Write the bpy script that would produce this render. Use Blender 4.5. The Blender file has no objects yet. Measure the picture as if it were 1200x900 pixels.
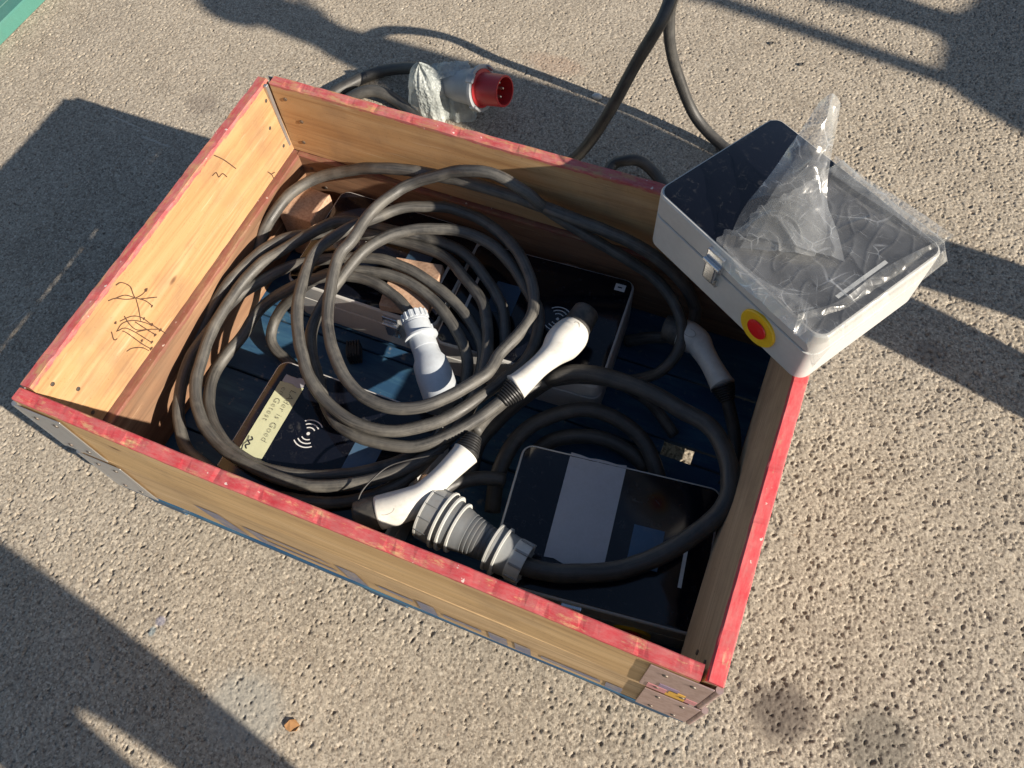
import bpy, bmesh, math, random
import numpy as np
from mathutils import Vector, Matrix, noise

random.seed(7)
rng = np.random.default_rng(11)
S = bpy.context.scene
COL = S.collection
GZ = -0.03                      # ground level (z = 0 is the underside of the box walls' datum)

# ------------------------------------------------------------------ camera
cam_d = bpy.data.cameras.new('camera')
cam = bpy.data.objects.new('camera', cam_d)
COL.objects.link(cam)
cam.location = (0.44508, -0.63031, 1.6165)
cam.rotation_euler = (0.490324, 0.042977, 0.391511)
cam_d.sensor_width = 36.0
cam_d.lens = 28.5
cam_d.clip_start = 0.02
cam_d.clip_end = 400.0
S.camera = cam

# ------------------------------------------------------------------ sky, sun, exposure
SUN_EL = math.radians(27.0)
SUN_AZ = Vector((0.986, -0.167, 0)).normalized()
world = bpy.data.worlds.new('World')
S.world = world
world.use_nodes = True
wn = world.node_tree
bg = wn.nodes['Background']
sky = wn.nodes.new('ShaderNodeTexSky')
sky.sky_type = 'NISHITA'
sky.sun_disc = False
sky.sun_elevation = SUN_EL
sky.sun_rotation = math.atan2(SUN_AZ.x, SUN_AZ.y)
sky.air_density = 1.0
sky.dust_density = 0.6
wn.links.new(sky.outputs[0], bg.inputs[0])
bg.inputs[1].default_value = 0.06
sd = bpy.data.lights.new('sun', 'SUN')
sd.energy = 5.0
sd.angle = math.radians(0.55)
sd.color = (1.0, 0.90, 0.76)
sun = bpy.data.objects.new('sun', sd)
COL.objects.link(sun)
to_sun = Vector((SUN_AZ.x*math.cos(SUN_EL), SUN_AZ.y*math.cos(SUN_EL), math.sin(SUN_EL)))
sun.rotation_euler = to_sun.to_track_quat('Z', 'Y').to_euler()
sun.location = to_sun*8
S.view_settings.view_transform = 'Standard'
S.view_settings.look = 'None'
S.view_settings.gamma = 1.0
S.view_settings.use_curve_mapping = False
S.view_settings.exposure = 0.75

# ------------------------------------------------------------------ material helpers
class NT:
    def __init__(self, name):
        self.m = bpy.data.materials.new(name)
        self.m.use_nodes = True
        self.t = self.m.node_tree
        self.b = self.t.nodes['Principled BSDF']
        self.out = self.t.nodes['Material Output']
        self.co = self.t.nodes.new('ShaderNodeTexCoord')
    def n(self, typ, **kw):
        nd = self.t.nodes.new(typ)
        for k, v in kw.items():
            setattr(nd, k, v)
        return nd
    def l(self, a, b):
        self.t.links.new(a, b)
    def map(self, scale=(1, 1, 1), src='Object', loc=(0, 0, 0)):
        mp = self.n('ShaderNodeMapping')
        mp.inputs['Scale'].default_value = scale
        mp.inputs['Location'].default_value = loc
        self.l(self.co.outputs[src], mp.inputs[0])
        return mp.outputs[0]
    def noise(self, vec, scale, detail=4, rough=0.55, dist=0.0):
        nd = self.n('ShaderNodeTexNoise')
        nd.inputs['Scale'].default_value = scale
        nd.inputs['Detail'].default_value = detail
        nd.inputs['Roughness'].default_value = rough
        nd.inputs['Distortion'].default_value = dist
        self.l(vec, nd.inputs['Vector'])
        return nd.outputs['Fac']
    def ramp(self, fac, stops):
        r = self.n('ShaderNodeValToRGB')
        e = r.color_ramp.elements
        while len(e) < len(stops):
            e.new(0.5)
        for el, (p, c) in zip(e, stops):
            el.position = p
            el.color = (c[0], c[1], c[2], 1) if hasattr(c, '__len__') else (c, c, c, 1)
        self.l(fac, r.inputs[0])
        return r.outputs[0]
    def mix(self, f, a, b, mode='MIX'):
        mx = self.n('ShaderNodeMix', data_type='RGBA', blend_type=mode)
        for sock, v in ((mx.inputs[0], f), (mx.inputs[6], a), (mx.inputs[7], b)):
            if hasattr(v, 'is_linked'):
                self.l(v, sock)
            elif hasattr(v, '__len__'):
                sock.default_value = (v[0], v[1], v[2], 1)
            else:
                sock.default_value = v
        return mx.outputs[2]
    def math(self, op, a, b=0.0, c=0.0):
        md = self.n('ShaderNodeMath', operation=op)
        for sock, v in zip(md.inputs, (a, b, c)):
            if hasattr(v, 'is_linked'):
                self.l(v, sock)
            else:
                sock.default_value = v
        return md.outputs[0]
    def sep(self, vec):
        sp = self.n('ShaderNodeSeparateXYZ')
        self.l(vec, sp.inputs[0])
        return sp.outputs
    def bump(self, h, strength=0.3, dist=0.002, base=None):
        bp = self.n('ShaderNodeBump')
        bp.inputs['Strength'].default_value = strength
        bp.inputs['Distance'].default_value = dist
        self.l(h, bp.inputs['Height'])
        if base is not None:
            self.l(base, bp.inputs['Normal'])
        return bp.outputs[0]
    def set(self, color=None, rough=None, normal=None, **kw):
        for k, v in (('Base Color', color), ('Roughness', rough), ('Normal', normal)):
            if v is None:
                continue
            if hasattr(v, 'is_linked'):
                self.l(v, self.b.inputs[k])
            elif hasattr(v, '__len__'):
                self.b.inputs[k].default_value = (v[0], v[1], v[2], 1)
            else:
                self.b.inputs[k].default_value = v
        for k, v in kw.items():
            self.b.inputs[k.replace('_', ' ')].default_value = v
        return self.m

def plastic(name, col, rough=0.45, dirt=0.25, dirtcol=(0.16, 0.13, 0.10), scale=28, bump=0.05):
    t = NT(name)
    v = t.map()
    a = t.noise(v, scale, 6, 0.65)
    b = t.noise(v, scale*6, 3, 0.6)
    f = t.ramp(a, [(0.48, 0.0), (0.75, dirt)])
    c = t.mix(f, col, dirtcol)
    c = t.mix(0.10, c, t.ramp(b, [(0.3, 0.25), (0.7, 1.0)]), 'MULTIPLY')
    r = t.math('MULTIPLY_ADD', a, 0.35, rough-0.15)
    return t.set(c, r, t.bump(b, bump, 0.001))

def m_concrete():
    t = NT('rough_exposed_concrete')
    v = t.map()
    big = t.noise(v, 1.3, 3, 0.5)
    mid = t.noise(v, 9, 5, 0.6)
    fine = t.noise(v, 130, 4, 0.7)
    def cells(scale, seed):
        vo = t.n('ShaderNodeTexVoronoi')
        vo.inputs['Scale'].default_value = scale
        t.l(t.map((1, 1, 1), 'Object', (seed, seed*1.7, 0)), vo.inputs['Vector'])
        sc = t.n('ShaderNodeSeparateColor')
        t.l(vo.outputs['Color'], sc.inputs[0])
        return vo, sc.outputs
    grit, g = cells(290, 0.0)
    peb, g2 = cells(120, 3.0)
    c = t.ramp(mid, [(0.28, (0.315, 0.27, 0.21)), (0.55, (0.40, 0.345, 0.27)), (0.8, (0.455, 0.40, 0.32))])
    c = t.mix(t.ramp(big, [(0.35, 0.0), (0.7, 0.45)]), c, (0.34, 0.305, 0.26))
    c = t.mix(t.ramp(g[0], [(0.55, 0.0), (1.0, 0.75)]), c, (0.60, 0.53, 0.43))
    c = t.mix(t.ramp(g[1], [(0.62, 0.0), (1.0, 0.80)]), c, (0.155, 0.13, 0.105))
    stone = t.math('MULTIPLY', t.ramp(peb.outputs['Distance'], [(0.30, 1.0), (0.42, 0.0)]), t.math('GREATER_THAN', g2[0], 0.78))
    tint = t.ramp(g2[1], [(0.0, (0.52, 0.46, 0.37)), (0.4, (0.30, 0.26, 0.22)), (0.7, (0.46, 0.36, 0.27)), (1.0, (0.62, 0.58, 0.50))])
    c = t.mix(t.math('MULTIPLY', stone, 0.7), c, tint)
    c = t.mix(t.ramp(fine, [(0.32, 0.65), (0.52, 0.0)]), c, (0.13, 0.10, 0.075))
    # damp dark stains and smears near the box
    def spot(x, y, rx, ry, edge, amt, col, c):
        mp = t.map((1/rx, 1/ry, 0.0), 'Object', (-x/rx, -y/ry, 0))
        ln = t.n('ShaderNodeVectorMath', operation='LENGTH')
        t.l(mp, ln.inputs[0])
        d = t.math('ADD', ln.outputs['Value'], t.math('MULTIPLY_ADD', mid, 0.9, -0.45))
        return t.mix(t.ramp(d, [(0.55, amt), (0.55+edge, 0.0)]), c, col)
    for (x, y, rx, ry, e, a, col) in STAINS:
        c = spot(x, y, rx, ry, e, a, col, c)
    # pale scratches dragged across the slab
    for (x, y, ang, ln_, wd) in SCRATCH:
        mp = t.n('ShaderNodeMapping')
        mp.vector_type = 'TEXTURE'
        mp.inputs['Location'].default_value = (x, y, 0)
        mp.inputs['Rotation'].default_value = (0, 0, ang)
        mp.inputs['Scale'].default_value = (ln_, wd, 1)
        t.l(t.co.outputs['Object'], mp.inputs[0])
        sx, sy, sz = t.sep(mp.outputs[0])
        f = t.math('MULTIPLY', t.math('LESS_THAN', t.math('ABSOLUTE', sx), 1.0),
                   t.math('LESS_THAN', t.math('ADD', t.math('ABSOLUTE', sy), t.math('MULTIPLY', fine, 1.2)), 1.25))
        c = t.mix(t.math('MULTIPLY', f, 0.4), c, (0.62, 0.57, 0.5))
    h = t.math('ADD', t.math('MULTIPLY', fine, 0.6), t.math('MULTIPLY', grit.outputs['Distance'], -0.6))
    return t.set(c, 0.92, t.bump(h, 0.28, 0.002), Specular_IOR_Level=0.2)

STAINS = [(*(0.786, -0.304, -0.030)[:2], .075, .065, .5, .85, (0.12, 0.10, 0.085)) ,
          (*(0.956, -0.290, -0.030)[:2], .08, .075, .6, .6, (0.14, 0.13, 0.11)),
          (*(-1.142, 0.681, -0.030)[:2], .06, .05, .9, .40, (0.17, 0.14, 0.12)),
          (*(-0.165, -0.691, -0.030)[:2], .10, .09, .7, .45, (0.33, 0.34, 0.32)),
          (*(0.909, 0.573, -0.030)[:2], .05, .045, .8, .4, (0.12, 0.10, 0.09)),
          (*(-0.414, -0.606, -0.030)[:2], .012, .012, .5, .5, (0.16, 0.18, 0.30)),
          (*(-0.419, -0.630, -0.030)[:2], .009, .012, .5, .5, (0.12, 0.22, 0.28)),
          (*(-0.243, 1.176, -0.030)[:2], .11, .05, .9, .30, (0.33, 0.20, 0.14))]
SCRATCH = [(*(-1.299, 0.541, -0.030)[:2], -0.12, .07, .0035), (*(-1.188, 0.508, -0.030)[:2], -0.06, .05, .005),
           (*(-1.173, -0.121, -0.030)[:2], 1.35, .03, .003)]

def m_wood(name, cols, red=0.0, redcol=(0.58, 0.035, 0.055), seed=0.0, grime=0.35, top=0.19, worn=0.3, fade=0.35):
    t = NT(name)
    oi = t.n('ShaderNodeObjectInfo')
    v0 = t.map()
    off = t.n('ShaderNodeVectorMath', operation='ADD')
    cmb = t.n('ShaderNodeCombineXYZ')
    t.l(t.math('MULTIPLY', oi.outputs['Random'], 9.0), cmb.inputs[0])
    t.l(t.math('MULTIPLY_ADD', oi.outputs['Random'], 5.0, seed), cmb.inputs[2])
    t.l(v0, off.inputs[0])
    t.l(cmb.outputs[0], off.inputs[1])
    st = t.n('ShaderNodeVectorMath', operation='MULTIPLY')
    st.inputs[1].default_value = (1.6, 14.0, 22.0)
    t.l(off.outputs[0], st.inputs[0])
    st2 = t.n('ShaderNodeVectorMath', operation='MULTIPLY')
    st2.inputs[1].default_value = (3.0, 60.0, 110.0)
    t.l(off.outputs[0], st2.inputs[0])
    wide = t.noise(st.outputs[0], 1.0, 4, 0.6, 0.9)
    grain = t.noise(st2.outputs[0], 1.0, 4, 0.7, 0.5)
    blot = t.noise(off.outputs[0], 7.0, 5, 0.6)
    c = t.ramp(wide, [(0.25, cols[0]), (0.5, cols[1]), (0.78, cols[2])])
    c = t.mix(t.ramp(grain, [(0.33, 0.55), (0.52, 0.0)]), c, cols[3])
    kn = t.n('ShaderNodeTexVoronoi')
    kn.inputs['Scale'].default_value = 1.0
    st3 = t.n('ShaderNodeVectorMath', operation='MULTIPLY')
    st3.inputs[1].default_value = (7.0, 11.0, 15.0)
    t.l(off.outputs[0], st3.inputs[0])
    t.l(st3.outputs[0], kn.inputs['Vector'])
    ks = t.n('ShaderNodeSeparateColor')
    t.l(kn.outputs['Color'], ks.inputs[0])
    kf = t.math('MULTIPLY', t.ramp(kn.outputs['Distance'], [(0.05, 0.85), (0.11, 0.0)]),
                t.math('GREATER_THAN', ks.outputs[0], 0.84))
    c = t.mix(kf, c, (0.13, 0.055, 0.025))
    c = t.mix(t.ramp(blot, [(0.50, 0.0), (0.72, grime)]), c, (0.20, 0.13, 0.085))
    # pale scrapes running across the grain
    sm = t.n('ShaderNodeMapping')
    sm.inputs['Rotation'].default_value = (0, 0.9, 0)
    sm.inputs['Scale'].default_value = (9, 30, 120)
    t.l(off.outputs[0], sm.inputs[0])
    c = t.mix(t.ramp(t.noise(sm.outputs[0], 1.0, 3, 0.6), [(0.64, 0.0), (0.74, 0.40)]), c, (0.66, 0.50, 0.33))
    spk = t.noise(off.outputs[0], 190, 3, 0.7)
    c = t.mix(t.ramp(spk, [(0.28, 0.45), (0.38, 0.0)]), c, (0.16, 0.09, 0.05))
    if red > 0:
        sx, sy, sz = t.sep(v0)
        rn = t.noise(v0, 34, 4, 0.6)
        lim = t.math('MULTIPLY_ADD', rn, 0.013, sz)
        f = t.ramp(lim, [(0.0, 0.0), (1.0, 0.0)])
        f = t.math('GREATER_THAN', lim, top-0.0025)
        vs = t.map((12, 40, 40))
        wear = t.ramp(t.noise(vs, 1.6, 6, 0.8), [(worn-0.06, 0.05), (worn+0.10, 1.0)])
        f = t.math('MULTIPLY', t.math('MULTIPLY', f, wear), red)
        rc = t.mix(t.ramp(t.noise(vs, 2.2, 6, 0.8), [(0.35, 0.0), (0.75, fade)]), redcol, (0.50, 0.24, 0.22))
        rc = t.mix(t.ramp(t.noise(v0, 75, 3, 0.6), [(0.70, 0.0), (0.74, 0.9)]), rc, (0.72, 0.62, 0.55))
        c = t.mix(f, c, rc)
    b = t.math('ADD', t.math('MULTIPLY', grain, 0.6), t.math('MULTIPLY', wide, 0.5))
    return t.set(c, 0.75, t.bump(b, 0.30, 0.002), Specular_IOR_Level=0.3)

M = {}
M['concrete'] = m_concrete()
M['pine'] = m_wood('sunbleached_pine', [(0.40, 0.215, 0.09), (0.49, 0.29, 0.135), (0.56, 0.37, 0.205), (0.29, 0.15, 0.07)], red=1.0, grime=0.5, redcol=(0.44, 0.055, 0.065), worn=0.42, fade=0.95)
M['pine_old'] = m_wood('weathered_pine', [(0.16, 0.085, 0.05), (0.26, 0.145, 0.085), (0.36, 0.21, 0.12), (0.10, 0.055, 0.035)], red=0.8, redcol=(0.20, 0.06, 0.045), grime=0.6, worn=0.46, fade=0.3)
M['pine_front'] = m_wood('greyed_front_pine', [(0.50, 0.315, 0.145), (0.62, 0.41, 0.20), (0.70, 0.49, 0.27), (0.33, 0.20, 0.10)], red=1.0, seed=3, redcol=(0.50, 0.04, 0.055), worn=0.37, fade=0.75)
M['front_low'] = m_wood('printed_front_pine', [(0.44, 0.29, 0.145), (0.56, 0.38, 0.20), (0.64, 0.46, 0.27), (0.30, 0.19, 0.10)], red=0.0, seed=3)
M['pine_right'] = m_wood('brown_stained_pine', [(0.40, 0.27, 0.165), (0.50, 0.345, 0.215), (0.60, 0.42, 0.27), (0.28, 0.18, 0.11)], red=1.0, redcol=(0.58, 0.05, 0.065), seed=5, grime=0.55, worn=0.33, fade=0.65)

def m_pallet():
    t = NT('worn_blue_pallet_paint')
    v = t.map((2, 14, 14))
    v2 = t.map()
    a = t.noise(v, 3, 6, 0.7)
    b = t.noise(v2, 30, 6, 0.7)
    c = t.mix(t.ramp(a, [(0.45, 0.0), (0.7, 0.8)]), (0.012, 0.060, 0.135), (0.05, 0.145, 0.225))
    c = t.mix(t.ramp(b, [(0.60, 0.0), (0.72, 0.7)]), c, (0.30, 0.28, 0.24))
    return t.set(c, 0.7, t.bump(a, 0.3, 0.002))
M['blue'] = m_pallet()

def m_chip():
    t = NT('pink_pressed_wood')
    v = t.map()
    a = t.noise(v, 160, 4, 0.7)
    b = t.noise(v, 12, 4, 0.6)
    c = t.ramp(a, [(0.3, (0.34, 0.20, 0.135)), (0.5, (0.50, 0.315, 0.21)), (0.75, (0.60, 0.42, 0.30))])
    c = t.mix(t.ramp(b, [(0.5, 0), (0.8, 0.4)]), c, (0.30, 0.18, 0.12))
    return t.set(c, 0.85, t.bump(a, 0.4, 0.002))
M['chip'] = m_chip()

def m_rubber(name, dusty):
    t = NT(name)
    uv = t.map((16, 7, 1), 'UV')
    uv2 = t.map((46, 22, 1), 'UV')
    v = t.map()
    st = t.noise(uv, 1.0, 6, 0.75, 0.2)
    sc = t.noise(uv2, 1.0, 5, 0.8, 0.4)
    bl = t.noise(v, 21, 6, 0.7)
    fine = t.noise(v, 420, 2, 0.5)
    c = t.mix(t.ramp(st, [(0.34, 0.0), (0.60, dusty)]), (0.024, 0.024, 0.025), (0.175, 0.165, 0.147))
    c = t.mix(t.ramp(bl, [(0.46, 0.0), (0.66, 0.75*dusty)]), c, (0.205, 0.19, 0.163))
    c = t.mix(t.ramp(sc, [(0.60, 0.0), (0.72, 0.8*dusty)]), c, (0.33, 0.31, 0.27))
    c = t.mix(t.ramp(sc, [(0.28, 0.6), (0.40, 0.0)]), c, (0.02, 0.02, 0.02))
    r = t.ramp(bl, [(0.3, 0.36), (0.7, 0.60)])
    return t.set(c, r, t.bump(t.math('ADD', t.math('MULTIPLY', st, 0.7), t.math('MULTIPLY', sc, 0.4)), 0.35, 0.002))
M['rubber'] = m_rubber('dusty_black_rubber', 0.50)
M['rubber_clean'] = m_rubber('black_rubber', 0.25)
M['white'] = plastic('scuffed_white_plastic', (0.72, 0.70, 0.65), 0.36, 0.38, (0.24, 0.20, 0.15))
M['black'] = plastic('black_plastic', (0.02, 0.02, 0.021), 0.42, 0.25, (0.12, 0.105, 0.09))
M['dusty_black'] = plastic('dusty_black_plastic', (0.05, 0.048, 0.045), 0.5, 0.8, (0.20, 0.17, 0.14))
M['grey'] = plastic('mid_grey_plastic', (0.27, 0.28, 0.285), 0.42, 0.35)
M['dark_grey'] = plastic('dark_grey_plastic', (0.14, 0.15, 0.16), 0.42, 0.35)
M['rim'] = plastic('pale_grey_rim_plastic', (0.60, 0.60, 0.57), 0.40, 0.2)
M['pale'] = plastic('pale_blue_grey_plastic', (0.52, 0.56, 0.60), 0.42, 0.2)
M['plug_grey'] = plastic('plug_grey_plastic', (0.36, 0.38, 0.40), 0.42, 0.3)
M['plug_red'] = plastic('plug_red_plastic', (0.52, 0.03, 0.035), 0.36, 0.15)
M['red'] = plastic('button_red_plastic', (0.72, 0.02, 0.02), 0.22, 0.08)
M['yellow'] = plastic('button_yellow_plastic', (0.83, 0.52, 0.02), 0.35, 0.12)
M['case'] = plastic('light_grey_case_paint', (0.56, 0.555, 0.54), 0.36, 0.16, (0.3, 0.26, 0.21), 14, 0.03)
M['seam'] = plastic('dark_seal', (0.03, 0.03, 0.03), 0.6, 0.1)
M['seam_grey'] = plastic('grey_seam_line', (0.42, 0.40, 0.37), 0.5, 0.3)
M['green'] = plastic('green_painted_steel', (0.075, 0.22, 0.18), 0.35, 0.3, (0.12, 0.22, 0.17), 9)
M['pale_line'] = plastic('pale_scribed_line', (0.22, 0.40, 0.33), 0.6, 0.3)
M['ink'] = plastic('dark_ink', (0.075, 0.035, 0.02), 0.8, 0.1)
M['pen'] = plastic('pen_ink', (0.02, 0.02, 0.03), 0.7, 0.0)
M['print'] = plastic('faded_purple_print', (0.20, 0.20, 0.27), 0.8, 0.85, (0.46, 0.35, 0.22), 45)
M['silver_tape'] = plastic('silver_duct_tape', (0.42, 0.42, 0.45), 0.55, 0.25, (0.3, 0.28, 0.27), 40, 0.3)
M['paper'] = plastic('yellow_masking_tape', (0.58, 0.59, 0.38), 0.8, 0.3, (0.45, 0.46, 0.29), 120, 0.3)
M['sticker'] = plastic('slate_blue_sticker', (0.055, 0.115, 0.20), 0.5, 0.25, (0.2, 0.2, 0.22))
M['white_ink'] = plastic('white_print', (0.75, 0.75, 0.74), 0.6, 0.1)
M['foam'] = plastic('pale_foam_wrap', (0.50, 0.54, 0.52), 0.7, 0.3, (0.30, 0.34, 0.33), 110, 1.0)
def m_foam():
    t = NT('bubble_wrap')
    v = t.map()
    vo = t.n('ShaderNodeTexVoronoi')
    vo.inputs['Scale'].default_value = 130
    t.l(v, vo.inputs['Vector'])
    a = t.noise(v, 30, 5, 0.6)
    t.set(t.ramp(a, [(0.3, (0.42, 0.46, 0.45)), (0.7, (0.62, 0.66, 0.64))]), 0.35, t.bump(vo.outputs['Distance'], 0.7, 0.004))
    tr = t.n('ShaderNodeBsdfTransparent')
    mx = t.n('ShaderNodeMixShader')
    t.l(t.ramp(a, [(0.35, 0.50), (0.7, 0.72)]), mx.inputs[0])
    t.l(tr.outputs[0], mx.inputs[1])
    t.l(t.b.outputs[0], mx.inputs[2])
    t.l(mx.outputs[0], t.out.inputs[0])
    return t.m
M['foam'] = m_foam()
M['pink_label'] = plastic('pink_label_paint', (0.62, 0.26, 0.27), 0.7, 0.5, (0.42, 0.3, 0.27), 50)
M['orange_label'] = plastic('orange_label_paint', (0.75, 0.42, 0.06), 0.7, 0.3, (0.5, 0.3, 0.1), 60)
M['violet_label'] = plastic('violet_label_paint', (0.30, 0.22, 0.33), 0.7, 0.3, (0.4, 0.3, 0.3), 60)

def m_metal(name, col, rough, rust=0.3):
    t = NT(name)
    v = t.map()
    a = t.noise(v, 40, 6, 0.7)
    c = t.mix(t.ramp(a, [(0.45, 0.0), (0.75, rust)]), col, (0.24, 0.14, 0.09))
    return t.set(c, t.math('MULTIPLY_ADD', a, 0.3, rough-0.12), t.bump(a, 0.1, 0.001), Metallic=0.9)
M['steel'] = m_metal('galvanised_steel', (0.52, 0.53, 0.54), 0.5, 0.25)
M['chrome'] = m_metal('chromed_steel', (0.72, 0.73, 0.75), 0.22, 0.08)
M['pink_steel'] = m_metal('red_stained_steel', (0.52, 0.40, 0.38), 0.55, 0.6)
M['nail'] = m_metal('dull_nail', (0.20, 0.18, 0.16), 0.55, 0.5)
M['brass'] = m_metal('pin_metal', (0.75, 0.70, 0.58), 0.35, 0.1)

def m_panel():
    t = NT('glossy_black_panel')
    v = t.map()
    a = t.noise(v, 11, 6, 0.7, 0.6)
    b = t.noise(v, 55, 6, 0.75, 1.0)
    f = t.math('MULTIPLY', t.ramp(a, [(0.44, 0.05), (0.75, 0.5)]), t.ramp(b, [(0.55, 0.0), (0.72, 1.0)]))
    c = t.mix(f, (0.005, 0.006, 0.011), (0.20, 0.195, 0.185))
    r = t.math('MULTIPLY_ADD', f, 0.45, 0.12)
    return t.set(c, r)
M['panel'] = m_panel()

def m_film(name, base):
    t = NT(name)
    nt = t.t
    lw = t.n('ShaderNodeLayerWeight')
    lw.inputs['Blend'].default_value = 0.35
    tr = t.n('ShaderNodeBsdfTransparent')
    tr.inputs[0].default_value = (0.93, 0.93, 0.92, 1)
    gl = t.n('ShaderNodeBsdfGlossy')
    gl.inputs['Color'].default_value = (0.9, 0.9, 0.9, 1)
    gl.inputs['Roughness'].default_value = 0.20
    df = t.n('ShaderNodeBsdfDiffuse')
    df.inputs[0].default_value = (0.80, 0.80, 0.78, 1)
    tl = t.n('ShaderNodeBsdfTranslucent')
    tl.inputs[0].default_value = (0.80, 0.80, 0.78, 1)
    m0 = t.n('ShaderNodeMixShader')
    m0.inputs[0].default_value = 0.5
    t.l(df.outputs[0], m0.inputs[1])
    t.l(tl.outputs[0], m0.inputs[2])
    m1 = t.n('ShaderNodeMixShader')
    m1.inputs[0].default_value = 0.38
    t.l(m0.outputs[0], m1.inputs[1])
    t.l(gl.outputs[0], m1.inputs[2])
    v = t.map()
    milk = t.noise(v, 8, 4, 0.6, 0.5)
    wr = t.n('ShaderNodeMapping')
    wr.inputs['Rotation'].default_value = (0, 0, 0.7)
    wr.inputs['Scale'].default_value = (16, 150, 60)
    t.l(t.co.outputs['Object'], wr.inputs[0])
    line = t.noise(wr.outputs[0], 1.0, 5, 0.7, 0.8)
    f = t.math('MULTIPLY_ADD', lw.outputs['Facing'], 0.42, base)
    f = t.math('ADD', f, t.ramp(milk, [(0.38, 0.0), (0.62, 0.20)]))
    f = t.math('ADD', f, t.ramp(line, [(0.62, 0.0), (0.72, 0.35)]))
    hs = None
    for sc_, wd_, am_ in ((8, 0.014, 0.70), (19, 0.022, 0.48), (46, 0.034, 0.24)):
        vo = t.n('ShaderNodeTexVoronoi', feature='DISTANCE_TO_EDGE')
        vo.inputs['Scale'].default_value = sc_
        wv = t.n('ShaderNodeVectorMath', operation='ADD')
        ns = t.n('ShaderNodeTexNoise')
        ns.inputs['Scale'].default_value = 7
        t.l(v, ns.inputs['Vector'])
        sv = t.n('ShaderNodeVectorMath', operation='SCALE')
        sv.inputs['Scale'].default_value = 0.06
        t.l(ns.outputs['Color'], sv.inputs[0])
        t.l(v, wv.inputs[0])
        t.l(sv.outputs[0], wv.inputs[1])
        t.l(wv.outputs[0], vo.inputs['Vector'])
        e_ = t.ramp(vo.outputs['Distance'], [(0.0, am_), (wd_, 0.0)])
        gate = t.ramp(t.noise(v, sc_*0.8, 2, 0.5), [(0.50, 0.0), (0.64, 1.0)])
        f = t.math('ADD', f, t.math('MULTIPLY', e_, gate))
        h_ = t.math('MULTIPLY', vo.outputs['Distance'], 8.0/sc_)
        hs = h_ if hs is None else t.math('ADD', hs, h_)
    bp = t.bump(hs, 0.4, 0.012)
    t.l(bp, gl.inputs['Normal'])
    m2 = t.n('ShaderNodeMixShader')
    t.l(f, m2.inputs[0])
    t.l(tr.outputs[0], m2.inputs[1])
    t.l(m1.outputs[0], m2.inputs[2])
    t.l(m2.outputs[0], t.out.inputs[0])
    return t.m
M['film'] = m_film('clear_stretch_film', 0.15)
M['film_peak'] = m_film('gathered_stretch_film', 0.11)
M['film_edge'] = m_film('thin_stretch_film', 0.05)

def m_clear():
    t = NT('clear_plastic_shroud')
    tr = t.n('ShaderNodeBsdfTransparent')
    tr.inputs[0].default_value = (0.75, 0.78, 0.80, 1)
    gl = t.n('ShaderNodeBsdfGlossy')
    gl.inputs['Roughness'].default_value = 0.15
    lw = t.n('ShaderNodeLayerWeight')
    lw.inputs['Blend'].default_value = 0.4
    mx = t.n('ShaderNodeMixShader')
    t.l(t.math('MULTIPLY_ADD', lw.outputs['Facing'], 0.5, 0.1), mx.inputs[0])
    t.l(tr.outputs[0], mx.inputs[1])
    t.l(gl.outputs[0], mx.inputs[2])
    t.l(mx.outputs[0], t.out.inputs[0])
    return t.m
M['clear'] = m_clear()
M['denim'] = plastic('dark_denim', (0.035, 0.045, 0.075), 0.85, 0.2)
M['jacket'] = plastic('dark_jacket_cloth', (0.04, 0.04, 0.045), 0.85, 0.2)
M['skin'] = plastic('skin', (0.50, 0.31, 0.23), 0.5, 0.1, (0.45, 0.25, 0.2))
M['hair'] = plastic('dark_hair', (0.03, 0.02, 0.015), 0.6, 0.2)
M['shoe'] = plastic('worn_leather', (0.06, 0.04, 0.03), 0.6, 0.2)

# ------------------------------------------------------------------ mesh helpers
def link(name, me, mat, parent=None, loc=None, rot=None, smooth=False):
    if mat is not None:
        me.materials.append(M[mat])
    if smooth:
        me.polygons.foreach_set('use_smooth', [True]*len(me.polygons))
    o = bpy.data.objects.new(name, me)
    COL.objects.link(o)
    if parent is not None:
        o.parent = parent
    if loc is not None:
        o.location = loc
    if rot is not None:
        o.rotation_euler = rot
    return o

def from_bm(name, bm, mat, parent=None, loc=None, rot=None, smooth=False):
    me = bpy.data.meshes.new(name)
    bmesh.ops.recalc_face_normals(bm, faces=bm.faces)
    bm.to_mesh(me)
    bm.free()
    return link(name, me, mat, parent, loc, rot, smooth)

def from_py(name, v, f, mat, parent=None, loc=None, rot=None, smooth=False):
    me = bpy.data.meshes.new(name)
    me.from_pydata([tuple(map(float, p)) for p in v], [], f)
    me.update()
    return link(name, me, mat, parent, loc, rot, smooth)

def thing(name, label, cat, loc=(0, 0, 0), rz=0.0, group=None, kind=None):
    o = bpy.data.objects.new(name, None)
    COL.objects.link(o)
    o.empty_display_size = 0.05
    o.location = loc
    o.rotation_euler = (0, 0, rz)
    tag(o, label, cat, group, kind)
    return o

def tag(o, label=None, cat=None, group=None, kind=None):
    if label: o['label'] = label
    if cat: o['category'] = cat
    if group: o['group'] = group
    if kind: o['kind'] = kind
    return o

def box_bm(x0, x1, y0, y1, z0, z1, bev=0.0, seg=1):
    bm = bmesh.new()
    bmesh.ops.create_cube(bm, size=1.0)
    for v in bm.verts:
        v.co = Vector(((x0+x1)/2+v.co.x*(x1-x0), (y0+y1)/2+v.co.y*(y1-y0), (z0+z1)/2+v.co.z*(z1-z0)))
    if bev > 0:
        bmesh.ops.bevel(bm, geom=bm.edges[:], offset=bev, segments=seg, affect='EDGES', profile=0.6)
    return bm

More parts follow.
